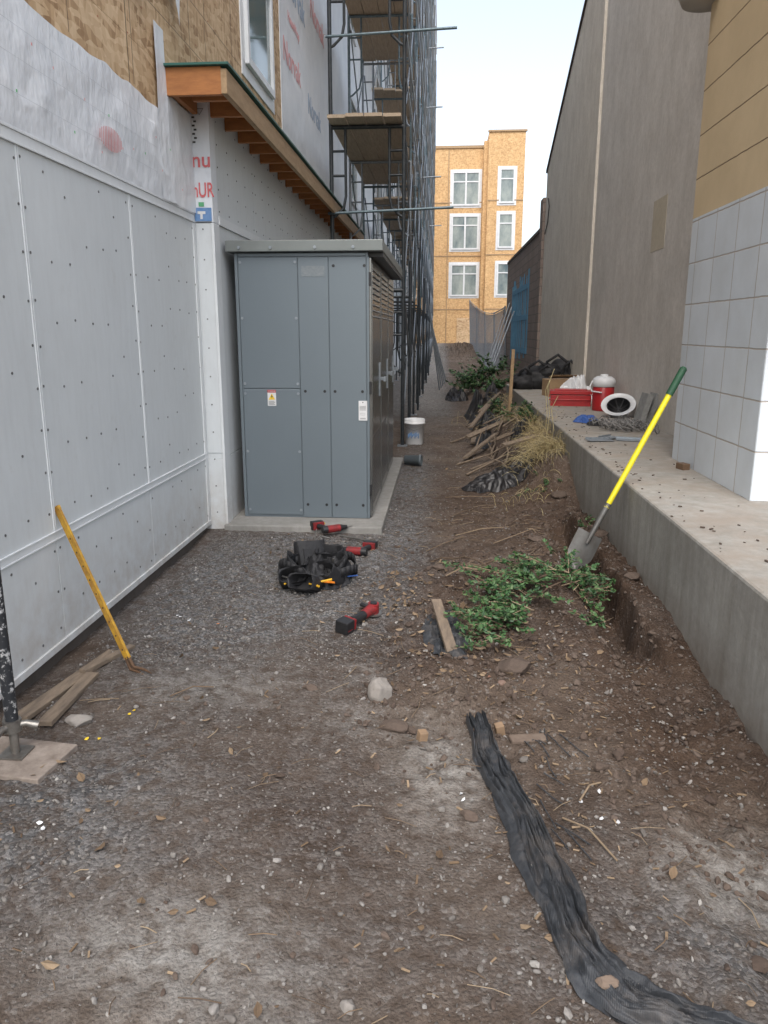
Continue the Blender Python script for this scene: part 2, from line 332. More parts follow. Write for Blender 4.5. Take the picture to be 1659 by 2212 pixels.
wet=np.clip(sst(.55,.9,XX+.15*n4)*(1-sst(6.5,8,YY))*sst(2.0,2.8,YY)*1.0+ell(XX,YY,.1,4.3,.5,1.0)*.9+.7*ell(XX,YY,.4,7,.8,2)+ell(XX,YY,-.3,3.6,.9,.35)*.5+.5*ell(XX,YY,-.5,2.3,.8,.4)+n4*.6,0,1)
ca=g.data.color_attributes.new('mask','FLOAT_COLOR','POINT')
ca.data.foreach_set('color',np.stack([grav,wh,wet,np.ones_like(wet)],-1).reshape(-1).astype(np.float32))
# ------------------------------------------------------------ scatter stones
def ico(sub):
    import bmesh
    bm=bmesh.new();bmesh.ops.create_icosphere(bm,subdivisions=sub,radius=1)
    v=np.array([x.co[:] for x in bm.verts]);f=np.array([[q.index for q in p.verts] for p in bm.faces]);bm.free();return v,f
def stones(name,pos,size,sub,mat,flat=.65,jit=.25,sink=.25,smooth=False,lobes=0):
    v,f=ico(sub);n=len(pos);k=len(v)
    a=rng.random(n)*2*np.pi;t=rng.normal(0,.35,n)
    sc=np.stack([1+rng.normal(0,.25,n),.75+rng.normal(0,.18,n),flat+rng.normal(0,.14,n)],-1).clip(.35,1.6)
    rad=1+rng.uniform(-jit,jit,(n,k,1))
    if lobes:
        for _ in range(lobes):
            d=rng.normal(size=(n,3));d/=np.linalg.norm(d,axis=1)[:,None];dd=np.einsum('kc,nc->nk',v,d)[...,None];rad=rad*np.where(dd>.6,.6/np.maximum(dd,.6),1)
    P=v[None]*rad*sc[:,None]*size[:,None,None]
    c,s=np.cos(t)[:,None],np.sin(t)[:,None];x,z=P[...,0]*c-P[...,2]*s,P[...,0]*s+P[...,2]*c
    ca_,sa=np.cos(a)[:,None],np.sin(a)[:,None];X_,Y_=x*ca_-P[...,1]*sa,x*sa+P[...,1]*ca_
    zz=HG(pos[:,0],pos[:,1])
    P=np.stack([X_+pos[:,0:1],Y_+pos[:,1:2],z+zz[:,None]+size[:,None]*(flat-sink)],-1).reshape(-1,3)
    F=(f[None]+np.arange(n)[:,None,None]*k).reshape(-1,3)
    me=bpy.data.meshes.new(name);me.vertices.add(len(P));me.vertices.foreach_set('co',P.reshape(-1).astype(np.float32))
    me.loops.add(F.size);me.loops.foreach_set('vertex_index',F.reshape(-1).astype(np.int32));me.polygons.add(len(F))
    me.polygons.foreach_set('loop_start',np.arange(0,F.size,3,dtype=np.int32));me.polygons.foreach_set('use_smooth',np.full(len(F),smooth));me.update(calc_edges=True)
    me.materials.append(mat);o=bpy.data.objects.new(name,me);scene.collection.objects.link(o);return o
def samp(n,y0=1.2,y1=16,x0=-1.8,x1=1.3):
    y=y0*np.exp(rng.random(n)*np.log(y1/y0));x=rng.uniform(x0,x1,n);return np.stack([x,y],-1)
p=samp(20000);gw=.3+.7*(vn(p[:,0]*2.3,p[:,1]*2.3));p=p[rng.random(len(p))<gw]
p2=samp(5000,3.4,6,-1.8,-.4);p=np.concatenate([p,p2])
p=p[~((p[:,0]<-.47)&(p[:,1]>5.9)&(p[:,1]<9.5))]
sz=np.exp(rng.normal(np.log(.0036),.45,len(p)))*(1+.05*p[:,1]);sz=sz.clip(.0018,.014)
stones('gravel',p,sz,1,mPeb)
p=samp(300,1.25,7);p=p[~((p[:,0]<-.47)&(p[:,1]>5.9))];sz=np.exp(rng.normal(np.log(.0085),.35,len(p))).clip(.006,.02)
stones('stones',p,sz,2,mPeb,.65,.05,.35,True,5)
q=np.concatenate([rng.normal((.2,4.2),(.28,.6),(1100,2)),rng.normal((.05,3.15),(.28,.25),(500,2)),np.stack([rng.uniform(.6,1.25,2000),rng.uniform(2,7,2000)],-1),rng.normal((.4,6),(.35,.9),(600,2)),rng.normal((.9,8),(.2,1.2),(500,2)),samp(500,1.3,9)])
q=q[(q[:,0]<1.24)&(q[:,0]>-1.7)&(q[:,1]>1.2)&~((q[:,0]<-.45)&(q[:,1]>5.8))]
sz=np.exp(rng.normal(np.log(.0075),.5,len(q))).clip(.003,.03)
stones('dirt_clods',q,sz,2,mClod,.7,.16,.4,False,4)
def rock(name,x,y,r,mat,sc=(1,1,1),seed=0):
    v,f=ico(4);rr=np.random.default_rng(seed)
    P=v.copy()
    for i in range(11):
        d=rr.normal(size=3);d/=np.linalg.norm(d);k=.62+.25*rr.random();dd=P@d;P=P-np.clip(dd-k,0,None)[:,None]*d[None]
    P=P*(1+.10*fbm(v[:,0]*3+seed,v[:,1]*3+v[:,2]*3,4)+.06*fbm(v[:,0]*9+seed,v[:,1]*9+v[:,2]*7,3))[:,None]*np.array(sc)*r
    b=MB();b.add(P+np.array((x,y,Hz(x,y)+r*sc[2]*.3)),f.tolist(),0,True);return b.build(name,[mat])
rock('rock',-.25,3.15,.078,mRock,(.75,.8,1.0),3)
mCl2=concrete('packed_clod',(.085,.062,.048),(.125,.092,.073),.3,.9)
rock('dirt_lump',-.17,2.86,.06,mCl2,(1.1,.8,.55),5);rock('dirt_lump',.37,3.42,.075,mCl2,(1.1,.9,.7),6);rock('rock',.30,3.25,.022,M('brick_rubble',(.2,.13,.1)),(1,.8,.7),9)
rock('rock',-1.5,2.83,.055,mRock,(1.1,.8,.5),12);rock('rock',.3,2.05,.018,mRock,(.8,1,.7),14);rock('rock',-.2,1.52,.022,mRock,(1,1,.7),15)
rock('rock',.43,1.60,.026,M('clay_lump',(.16,.115,.085),(.2,.15,.115),20,.9,bs=.5),(1.2,.8,.5),19).location.z+=.04
for (x,y,r,sd) in ((.95,3.9,.04,31),(1.2,4.6,.05,32),(1.2,5.6,.06,33),(.76,4.75,.045,34),(.7,5.4,.05,35),(.9,6.5,.06,36),(1.1,7.0,.07,37),(.55,6.6,.05,38),(.25,5.2,.05,39),(.0,4.9,.04,40)):
    rock('dirt_lump',x,y,r,mCl2,(1.1,.8,.6),sd)
# ------------------------------------------------------------ leaves, twigs
b=MB()
def leafquad(b,p,s,m=0,el=2.0,up=.5):
    d=Vector((random.gauss(0,1),random.gauss(0,1),random.gauss(0,up))).normalized();w=d.cross(Vector((random.gauss(0,.3),random.gauss(0,.3),1))).normalized();n=d.cross(w)
    p=Vector(p);L=d*s*el/2;W=w*s/2
    vs=[p-L,p-L*.3+W+n*s*.15,p+L*.4+W*.8+n*s*.2,p+L,p+L*.4-W*.8+n*s*.2,p-L*.3-W+n*s*.15]
    b.add(vs,[(0,1,2,3),(0,3,4,5)],m)
for i in range(460):
    if i<260: x,y=random.gauss(.15,.22),random.gauss(4.0,.4)
    elif i<340: x,y=random.gauss(-.25,.15),random.gauss(4.4,.3)
    else: x=random.uniform(-1.6,1.2);y=1.3*math.exp(random.random()*2)
    if x>1.2: continue
    leafquad(b,(x,y,Hz(x,y)+.010+random.random()*.010),random.uniform(.008,.03),0,1.7,.4)
b.build('dry_leaves',[mDry])
b=MB()
for i in range(600):
    if i<360: x=random.gauss(.45,.45);y=random.gauss(6.3,1.2)
    else: x=random.uniform(-1.5,1.2);y=1.3*math.exp(random.random()*2)
    if x>1.2 or (x<-.4 and y>5.8): continue
    a=random.random()*math.pi;L=random.uniform(.02,.12) if y<3 else random.uniform(.03,.17);z=Hz(x,y)+.010
    dx,dy=math.cos(a)*L/2,math.sin(a)*L/2
    b.tube([(x-dx,y-dy,max(z,Hz(x-dx,y-dy)+.005)),(x+random.gauss(0,.006),y,z+.005),(x+dx,y+dy,max(z,Hz(x+dx,y+dy)+.005))],random.uniform(.0008,.002),5)
for (x,y,L,a) in [(.35,6.0,.5,.5),(.7,5.6,.6,.2),(.2,6.7,.4,1.0),(.6,7.0,.6,-.3),(-.9,5.3,.35,.3),(-1.1,3.1,.2,.6),(.5,2.2,.25,-1.0),(.55,2.45,.15,.9),(.3,7.3,.5,.1),(.75,6.4,.5,.7),(.05,5.6,.45,.9)]:
    dx,dy=math.cos(a)*L/2,math.sin(a)*L/2
    b.tube([(x-dx,y-dy,Hz(x-dx,y-dy)+.015),(x,y+.02,Hz(x,y)+.03),(x+dx,y+dy,Hz(x+dx,y+dy)+.015)],.0035,6)
b.build('twigs',[mTwig])
b=MB()
for i in range(500):
    x,y=(random.gauss(.55,.35),random.gauss(3.0,.7)) if i<300 else (random.uniform(-1.5,1.1),random.uniform(1.5,6))
    if x>1.2 or y<1.3: continue
    m=Matrix.Translation((x,y,Hz(x,y)+.006))@Euler((random.gauss(0,.3),random.gauss(0,.3),random.random()*6)).to_matrix().to_4x4();s=random.uniform(.003,.010)
    b.box((-s*1.6,-s*.4,-s*.15),(s*1.6,s*.4,s*.15),0,m)
b.build('wood_chips',[mDry])
# ------------------------------------------------------------ left building
LB=empty('wood_framed_building');XW=-1.88
b=MB()
b.box((-14,1.0,3.3),(XW,46,12.4),0)
b.box((-14,1.0,-.2),(XW-.03,5.99,3.3),1)
b.box((-14,6.06,-.2),(-1.777,46,3.295),1)
b.box((XW-.03,1.0,2.46),(XW,5.98,3.298),0)
b.build('osb_walls',[mOSB,mSeam],LB)
b=MB();b.box((-14,1.01,-.3),(XW-.026,5.97,.085),0);b.build('foundation',[mFound],LB)
b=MB();s=MB();seams=[1.06,2.28,3.5,4.74,5.98]
for a,c in zip(seams[:-1],seams[1:]):
    b.box((XW-.028,a+.0025,.09),(XW,c-.0025,.598),0)
    b.box((XW-.028,a+.0025,.645),(XW,c-.0025,2.395),0)
    for yy in np.arange(a+.03,c,.193):
        edge=(abs(yy-a)<.05 or abs(yy-c)<.2)
        for zz in np.arange(.14,2.38,.2 if edge else .3):
            y2=yy+random.gauss(0,.006);z2=zz+random.gauss(0,.008)+ (0 if edge else random.choice((0,.1)))
            if random.random()<.08 or .57<z2<.67 or z2>2.37: continue
            s.cyl((XW-.002,y2,z2),(XW+.003,y2,z2),.0066,n=7)
b.build('white_panels',[mPanel],LB,.002)
b=MB()
b.box((XW-.02,1.0,.598),(XW+.009,5.98,.606),0);b.box((XW-.02,1.0,.606),(XW+.005,5.98,.637),0);b.box((XW-.02,1.0,.637),(XW+.009,5.98,.645),0)
b.box((XW-.02,1.0,2.395),(XW+.012,5.98,2.405),0);b.box((XW-.02,1.0,2.405),(XW+.006,5.98,2.45),0);b.box((XW-.02,1.0,2.45),(XW+.012,5.98,2.462),0)
for yy in seams[1:-1]:
    b.box((XW-.01,yy-.012,.645),(XW+.004,yy-.004,2.395),0);b.box((XW-.01,yy+.004,.645),(XW+.004,yy+.012,2.395),0)
b.box((XW-.01,5.93,.06),(XW+.007,5.985,2.39),0)
b.box((XW-.02,1.0,.055),(XW+.012,5.98,.09),0)
b.build('panel_trim',[mPanel2],LB,.0015)
b=MB()
b.box((XW-.1,6.0,.0),(-1.755,6.14,.595),0);b.box((XW-.1,6.0,.64),(-1.755,6.14,2.395),0);b.box((XW-.1,6.006,.5951),(-1.757,6.135,.6399),0)
b.box((XW-.1,5.994,2.40),(-1.736,6.138,3.25),2)
b.box((-1.754,5.993,.0),(-1.733,6.139,2.396),3)
b.build('pilaster',[mPanel,mSeam,mWrap,mPanel2],LB,.003)
b=MB();seam2=list(np.arange(6.142,14.0,1.22))+[14.7]
for a,c in zip(seam2[:-1],seam2[1:]):
    for z0,z1 in((.03,.598),(.603,2.395),(2.46,3.24)):
        b.box((-1.775,a+.003,z0),(-1.742,c-.003,z1),0)
    for yy in np.arange(a+.05,c,.28):
        for zz in np.arange(2.5,3.2,.16): s.cyl((-1.743,yy,zz),(-1.738,yy,zz),.0065,n=7)
b.box((-1.77,6.145,2.396),(-1.728,14.7,2.459),1)
b.box((-1.77,14.703,.03),(-1.742,45.9,3.24),0)
b.build('white_panels_under_canopy',[mPanel,mPanel2],LB,.002)
for zz in np.arange(.15,2.4,.22):
    s.cyl((-1.82,6.003,zz),(-1.82,5.996,zz),.006,n=7)
s.build('screws',[mScrew],LB)
b=MB();CX=-1.45
b.box((XW+.002,5.48,3.13),(CX-.04,5.52,3.30),0)
b.box((CX-.04,5.48,3.135),(CX,14.6,3.285),1)
b.box((XW+.003,5.45,3.302),(CX+.02,14.6,3.318),2)
b.box((XW+.003,5.54,3.286),(CX-.042,14.6,3.300),3)
for yy in np.arange(5.65,14.5,.40): b.box((-1.74,yy,3.14),(CX-.042,yy+.04,3.284),3)
b.box((XW+.032,5.53,3.14),(XW+.07,5.98,3.28),3)
b.build('canopy',[mWoodO,mWood,mGreenMem,mWoodO],LB,.002)
yy=np.linspace(1.0,5.98,220);zz=np.linspace(2.455,3.02,50);YY2,ZZ2=np.meshgrid(yy,zz)
wr=1-np.abs(fbm(YY2*2.2+ZZ2*1.5,ZZ2*2.6-YY2*.6,3))*2.5
XX2=XW+.006+(.02*np.clip(fbm(YY2*1.2,ZZ2*2+YY2*.5,3)+.35,0,1)+.010*np.clip(wr,0,1))*np.sin(np.pi*np.clip((ZZ2-2.455)/.565,0,1))**.5
gridmesh('house_wrap_band',np.stack([XX2,YY2,ZZ2+.04*fbm(YY2*2.5,YY2*0,3)*(ZZ2>2.9)],-1),[mWrap],LB)
yy=np.linspace(5.3,5.99,50);zz=np.linspace(2.46,3.52,60);YY2,ZZ2=np.meshgrid(yy,zz)
XX2=XW+.012+.012*np.clip(fbm(YY2*6,ZZ2*2,3)+.3,0,1)
P=np.stack([XX2,YY2,ZZ2],-1)
gridmesh('house_wrap_flap',P[:, :14],[mWrap],LB);gridmesh('house_wrap_under_canopy',P[:39,13:],[mWrap],LB)
yy=np.linspace(4.75,5.75,60);zz=np.linspace(3.72,4.6,30);YY2,ZZ2=np.meshgrid(yy,zz)
XX2=XW+.03+.05*(fbm(YY2*5,ZZ2*2,3)+.6)
gridmesh('house_wrap_drape',np.stack([XX2,YY2,ZZ2+(4.6-ZZ2)/.88*(.16*np.sin(YY2*6.0+.5)+.05*np.sin(YY2*17))],-1),[mWrap],LB)
b=MB();b.box((XW,9.45,3.33),(XW+.008,45.8,12.3),0);b.build('house_wrap_upper',[mWrap],LB)
b=MB()
for zz in (3.62,3.95,4.4,4.9): b.box((XW,1,zz),(XW+.001,9.4,zz+.003),0)
for yy in (1.9,2.9,3.3,4.12,4.95,6.1,6.5,7.3,9.2): b.box((XW+.0012,yy,3.05),(XW+.0022,yy+.003,6),0)
for yy in (2.44,3.66,4.88): b.box((XW+.0005,yy,3.03),(XW+.0018,yy+.006,6),1)
b.box((XW+.0005,1,3.66),(XW+.0018,5.3,3.665),1)
for k in range(60):
    yy=random.uniform(1.5,9.2);zz=random.uniform(3.1,6);b.box((XW,yy,zz),(XW+.002,yy+.012,zz+.008),2)
b.build('chalk_lines',[M('chalk',(.16,.12,.09)),M('panel_joint',(.1,.07,.04)),M('red_mark',(.5,.2,.12))],LB)
def win_x(y0,y1,z0,z1,parent,name='window'):
    b=MB();x=XW;t=.07
    b.box((x,y0,z0),(x+.05,y0+t,z1),0);b.box((x,y1-t,z0),(x+.05,y1,z1),0)
    b.box((x,y0+t,z0),(x+.05,y1-t,z0+t),0);b.box((x,y0+t,z1-t),(x+.05,y1-t,z1),0)
    zm=(z0+z1)/2;b.box((x,y0+t,zm-.03),(x+.045,y1-t,zm+.03),0)
    b.box((x,y0-.12,z0-.12),(x+.012,y1+.12,z0-.002),0)
    b.box((x,y0-.12,z0),(x+.012,y0-.002,z1+.1),0);b.box((x,y1+.002,z0),(x+.012,y1+.12,z1+.1),0)
    b.box((x,y0+t,z0+t),(x+.02,y1-t,zm-.03),1);b.box((x,y0+t,zm+.03),(x+.02,y1-t,z1-t),1)
    b.build(name,[mWhiteV,mGlassL],parent,.004)
for a,z in ((7.75,4.02),(7.75,7.2),(16,4.1),(16,7.2),(16,10.0),(22,4.1),(22,7.2),(22,10.0),(29,4.1),(29,7.2),(35,7.2)):
    win_x(a,a+1.15,z,z+1.95,LB)
for (yy,zz,st,mt,sz) in [(10.5,5.6,'Norvak',mFadeB,.4),(10.15,4.75,'Norvak',mFadeR,.36),(11.8,4.6,'Norvak',mFadeB,.36),(10.1,6.5,'Norvak',mFadeR,.36),(12.2,5.9,'Norvak',mFadeR,.4),(14,5.1,'Norvak',mFadeB,.4),(10.3,5.2,'HouseWrap',mFadeR,.15),(10.5,7.1,'Norvak',mFadeB,.4),(12.2,7.4,'Norvak',mFadeR,.4)]:
    text(st,sz,(XW+.012,yy,zz),RX,mt,LB,'wrap_print')
text('nu',.15,(-1.805,5.988,2.83),RY,mRedInk,LB,'wrap_print');text('nUR',.145,(-1.800,5.988,2.62),RY,mRedInk,LB,'wrap_print',.62)
b=MB();b.box((-1.872,5.985,2.405),(-1.745,5.991,2.50),0);b.box((-1.85,5.982,2.455),(-1.79,5.985,2.475),1);b.box((-1.83,5.982,2.42),(-1.812,5.985,2.455),1)
b.box((-1.84,5.988,2.51),(-1.80,5.992,2.54),2)
for k in range(8): b.box((-1.86+.012*(k%2),5.988,2.95+k*.028),(-1.84+.012*(k%2),5.992,2.962+k*.028),3)
b.tube([(-1.83,5.988,3.18),(-1.80,5.988,3.14),(-1.77,5.988,3.18),(-1.83,5.988,3.18)],.002,4,3)
b.build('wrap_marks',[mBlueInk,mLabW,M('green_ink',(.12,.42,.2)),mBlackInk],LB)
b=MB()
for k in range(-7,8):
    yc=4.45+k*.020;h=.062*math.sqrt(max(0,1-(k/7.6)**2));b.add([(XW+.0375,yc-.006,2.63-h),(XW+.0375,yc+.005,2.63-h),(XW+.0375,yc+.006+.02*h/.06,2.63+h),(XW+.0375,yc-.005+.02*h/.06,2.63+h)],[(0,1,2,3)])
b.build('wrap_oval_mark',[mPink],LB)
b=MB()
for k in range(26):
    yy=1.6+k*.16+random.gauss(0,.03);zz=2.5+random.random()*.42;b.box((XW+.034,yy,zz),(XW+.035,yy+.01,zz+.012),k%3==0)
for zz in (2.6,2.75,2.88): b.box((XW+.0262,1,zz),(XW+.0268,5.2,zz+.0015),2)
b.build('wrap_small_print',[mPink,M('green_dot',(.15,.5,.2)),M('faint_line',(.5,.52,.55))],LB)
# ------------------------------------------------------------ electrical cabinet
C=empty('electrical_cabinet');b=MB();x0,x1,y0,y1,z0,z1=-1.66,-.58,6.25,9.15,.055,2.20
b.box((x0+.01,y0+.012,z0),(x1-.012,y1,z1),0)
b.build('body',[mCab],C)
b=MB();g_=.003
def fp(a,c,e,f): b.box((a+g_,y0,e+g_),(c-g_,y0+.02,f-g_),0)
fp(x0,-1.63,z0,z1);fp(-1.63,-1.15,z0+.02,1.14);fp(-1.63,-1.15,1.14,z1-.03);fp(-1.15,-.905,z0,z1-.03);fp(-.905,-.605,z0,z1-.03);fp(-.605,x1,z0,z1-.03);fp(-1.63,-.605,z1-.03,z1)
b.build('front_panels',[mCab],C,.003)
b=MB()
for xx in (-1.61,-1.17):
    for zz in (.12,.62,1.1,1.18,1.7,2.13): b.cyl((xx,y0+.002,zz),(xx,y0-.006,zz),.012,n=6,m=0)
for xx in (-1.11,-.95,-.865,-.64):
    for zz in (.17,1.12): b.cyl((xx,y0+.002,zz),(xx,y0-.003,zz),.012,n=10,m=1)
for xx in (-.865,-.62,): b.cyl((xx,y0+.002,2.1),(xx,y0-.003,2.1),.012,n=10,m=1)
for xx in (-1.6,-1.35,-1.0,-.7): b.cyl((xx,6.19,2.235),(xx,6.178,2.235),.012,n=8,m=0)
for zz in (.3,1.15,2.0): b.box((x1-.004,y0-.006,zz-.05),(x1+.012,y0+.02,zz+.05),1)
b.build('bolts',[mGalv,mBlack],C)
b=MB();b.box((-1.71,6.19,2.205),(-.47,9.2,2.29),0);b.build('roof',[mCabR],C,.006)
b=MB();b.box((-.59,6.3,2.17),(-.475,9.15,2.203),0);b.build('roof_drip_edge',[mBlack],C)
b=MB();dy=[6.27,7.22,8.18,9.14]
for i in range(3):
    a,c=dy[i]+.006,dy[i+1]-.006
    b.box((x1-.012,a,z0+.02),(x1+.012,c,z1-.04),0)
    for zz in np.arange(1.72,2.1,.045):
        for aa in (a+.1,a+.5):
            mm=Matrix.Translation((x1+.012,aa+.16,zz))@Euler((0,R(35),0)).to_matrix().to_4x4();b.box((-.012,-.16,-.003),(.014,.16,.003),0,mm)
            b.box((x1+.0118,aa,zz-.012),(x1+.0135,aa+.32,zz-.004),1)
    for zz in np.arange(.16,.75,.035):
        for yy in np.arange(a+.1,c-.1,.035): b.cyl((x1+.011,yy,zz),(x1+.0132,yy,zz),.009,n=6,m=1,sm=False)
    b.box((x1+.012,a+.03,z0+.05),(x1+.018,a+.06,z1-.08),0)
    yh=c-.12
    b.box((x1+.012,yh-.04,1.02),(x1+.022,yh+.04,1.32),2);b.box((x1+.022,yh-.012,1.16),(x1+.07,yh+.012,1.19),2);b.box((x1+.055,yh-.10,1.155),(x1+.075,yh+.03,1.195),2)
b.build('side_doors',[mCabS,mBlack,mGalv],C,.002)
b=MB();yl=y0-.0022
b.box((-1.425,yl,1.0),(-1.355,y0-.0005,1.13),0);b.box((-1.425,yl-.001,1.108),(-1.355,yl,1.13),1)
b.add([(-1.418,yl-.001,1.05),(-1.362,yl-.001,1.05),(-1.39,yl-.001,1.102)],[(0,1,2)],2)
b.add([(-1.391,yl-.002,1.093),(-1.398,yl-.002,1.072),(-1.388,yl-.002,1.075),(-1.393,yl-.002,1.056),(-1.381,yl-.002,1.08),(-1.39,yl-.002,1.078)],[(0,1,2),(3,4,5)],3)
for k in range(4): b.box((-1.417,yl-.001,1.036-k*.009),(-1.37+.006*(k%2),yl,1.039-k*.009),3)
b.box((-.672,yl-.004,.885),(-.602,y0,1.045),0);b.cyl((-.637,yl-.005,1.032),(-.637,yl-.004,1.032),.005,n=8,m=3)
for k in range(4): b.box((-.664,yl-.005,1.0-k*.01),(-.612,yl-.004,1.003-k*.01),3)
b.tube([(-.655,yl-.004,.945),(-.62,yl-.004,.945),(-.62,yl-.004,.93),(-.655,yl-.004,.93),(-.655,yl-.004,.945)],.001,4,3)
b.box((-.66,yl-.005,.895),(-.614,yl-.004,.907),4)
b.box((-1.12,yl,2.02),(-.935,y0-.0005,2.10),5)
b.build('labels',[mLabW,mRed,mYelLab,mBlackInk,M('grey_ink',(.4,.4,.4)),M('adhesive_residue',(.21,.23,.24),(.15,.18,.2),40,.6)],C)
text('WARNING',.0125,(-1.39,yl-.0015,1.119),RY,mLabW,C,'label_text',ext=.0002)
b=MB();b.box((-1.76,5.96,-.1),(-.46,9.5,.055),0);b.build('concrete_pad',[mPad],None,.012)
# ------------------------------------------------------------ scaffold
S=empty('scaffolding');XI,XO=-1.5,-.54
ysc=[10.8+2.13*i for i in range(16)];tops=[2.15,4.2,6.25,8.3,10.35,12.4,14.4]
pb=MB();pl=MB()
def frame(B,y,zb,zt,m=0,r=.021,r2=.015):
    n=8
    for x,sg in((XI,1),(XO,-1)):
        B.cyl((x,y,zb),(x,y,zt),r,n=n,m=m,cap=False)
        xi=x+sg*.19
        B.tube([(xi,y,zt),(xi,y,zt-.85),(xi-sg*.03,y,zt-1.0),(x+sg*.05,y,zt-1.1),(x,y,zt-1.12)],r2,6,m)
        for k in (.3,.6): B.cyl((x,y,zt-k),(xi,y,zt-k),r2*.85,n=6,m=m,cap=False)
    B.cyl((XI,y,zt-.01),(XO,y,zt-.01),r,n=n,m=m)
for i,y in enumerate(ysc):
    g0=Hz(XO,y)
    for j,zt in enumerate(tops):
        zb=(g0+.0 if j==0 else tops[j-1])
        mm=0 if (i<1 or j<1) else (1 if (i+j)%2 else 2)
        if i==0: frame(pb,y,zb,zt,mm,.027,.020)
        else: frame(pb,y,zb,zt,mm)
        if i<len(ysc)-1:
            y2=ysc[i+1]
            for x in (XO,XI):
                if x==XI and (i==0 or j==0): continue
                hh=[zb+.25,zt-.2] if j else [max(zb,.3)+.3,zt-.2]
                pb.cyl((x+.02,y,hh[0]),(x+.02,y2,hh[1]),.012,n=6,m=2,cap=False);pb.cyl((x+.03,y,hh[1]),(x+.03,y2,hh[0]),.012,n=6,m=2,cap=False)
    for x in (XI,XO): pb.box((x-.07,y-.07,Hz(x,y)-.02),(x+.07,y+.07,Hz(x,y)+.015),2)
for z in (3.16,5.28):
    pb.cyl((XI-.05,10.78,z-.03),(.12,10.78,z+.03),.018,n=8,m=1)
for i in range(1,9):
    pb.cyl((XO-.1,ysc[i]-.05,tops[i%4+1]+.9),(XO+.45,ysc[i]-.05,tops[i%4+1]+.92),.018,n=8,m=2)
for i in range(0,10,2): pb.cyl((XO+.06,ysc[i]+.9,Hz(XO,ysc[i]+.9)),(XO+.06,ysc[i]+.9,2.6+.3*(i%3)),.022,n=8,m=0)
for j in range(1,len(tops)):
    for hh in (.5,1.0): pb.cyl((XO+.03,10.6,tops[j]+hh),(XO+.03,42,tops[j]+hh),.014,n=6,m=2,cap=False)
for k in range(5):
    pb.cyl((.15-.05*k,25-.9*k,Hz(.1,25)),(-.5,24.2-.9*k,2.4+.2*k),.022,n=6,m=2)
pb.build('frames_and_braces',[mBlkPaint,mGalvD,mGalv],S)
for j in range(1,len(tops)):
    for i in range(len(ysc)-1):
        for k in range(4):
            xa=XI+.0+k*.235;off=random.uniform(-.12,.1);dz=.004*k+(.045 if i%2 else 0)
            if i==2: continue
            pl.box((xa+.005,ysc[i]-.3+off,tops[j]+.015+dz),(xa+.23,ysc[i+1]+.1+off,tops[j]+.055+dz),0)
pl.build('planks',[mPlankS],S)
L=empty('scaffold_leg');b=MB();px,py=-1.60,2.52
b.cyl((px,py,.17),(px-.03,py+.04,3.2),.024,n=16,m=0)
m_,nt,bs_=newmat('paint_splattered_black');v=OC(nt);f=noise(nt,v,38,5,.7);nt.links.new(ramp(nt,f,[(.55,(.02,.022,.026)),(.62,(.4,.4,.4))]),bs_.inputs['Base Color']);bs_.inputs['Roughness'].default_value=.5
b.build('post',[m_],L)
b=MB();b.cyl((px,py,.03),(px,py,.2),.017,n=12);b.cyl((px,py,.125),(px,py,.17),.034,n=12)
for a in (.3,2.3,4.4): b.tube([(px,py,.145),(px+.05*math.cos(a),py+.05*math.sin(a),.15),(px+.09*math.cos(a),py+.09*math.sin(a),.135)],[.014,.013,.018],8)
b.box((px-.05,py-.05,.028),(px+.05,py+.05,.034));b.build('screw_jack',[mSteel],L)
b=MB();mm=Matrix.Translation((-1.58,2.5,.005))@Euler((0,0,-.12)).to_matrix().to_4x4();b.box((-.17,-.125,-.02),(.17,.125,.022),0,mm);b.build('sole_board',[M('dirty_plywood',(.33,.28,.24),(.17,.135,.11),14,.85,bs=.4)],L,.004)
# ------------------------------------------------------------ right side
b=MB();b.box((1.265,-1,-.4),(2.299,15.2,.60),0);b.build('concrete_ledge',[mConc],None,.015)
SB=empty('stucco_building');b=MB()
xs_=2.3
def wallpoly(y0,y1,x,m):
    zt=lambda y:5.02+(18.4-y)*.4364
    ring=[(y0,-.2),(y1,-.2),(y1,zt(y1)),(y0,zt(y0))]
    b.add([(x,y,z) for y,z in ring]+[(14,y,z) for y,z in ring],[(0,3,2,1),(4,5,6,7),(0,1,5,4),(1,2,6,5),(2,3,7,6),(3,0,4,7)],m)
wallpoly(6.3,12.6,xs_,0);wallpoly(12.601,18.4,xs_-.04,1)
b.build('stucco_walls',[mStucco,mStuccoT],SB)
b=MB();b.add([(xs_-.07,18.42,5.0),(xs_-.07,6.3,10.29),(xs_-.07,6.3,10.35),(xs_-.07,18.42,5.06),(xs_+.1,18.42,5.0),(xs_+.1,6.3,10.29),(xs_+.1,6.3,10.35),(xs_+.1,18.42,5.06)],[(0,1,2,3),(7,6,5,4),(0,4,5,1),(3,2,6,7),(0,3,7,4)],0);b.build('roof_edge',[mFound],SB)
b=MB();b.box((xs_-.003,8.62,2.45),(xs_,9.15,2.98),0);b.build('stucco_patch',[mPatch],SB)
b=MB();b.tube([(xs_-.06,17.9,4.4),(xs_-.07,17.6,4.2),(xs_-.06,17.8,3.9),(xs_-.06,18.2,3.7)],.012,5,0);b.build('loose_cable',[mBlack],SB)
PB=empty('concrete_block_building');b=MB();b.box((1.87,4.66,-.2),(9,6.28,7.5),0);b.build('painted_block_walls',[mPier],PB,.01)
b=MB();b.lathe([(.0,4.02),(.17,4.02),(.2,4.08),(.2,4.2),(.17,4.3),(.10,4.4),(.0,4.42)],(1.83,6.25,-.16),0);b.build('downlight_canopy',[M('cream_metal',(.46,.42,.36))],PB)
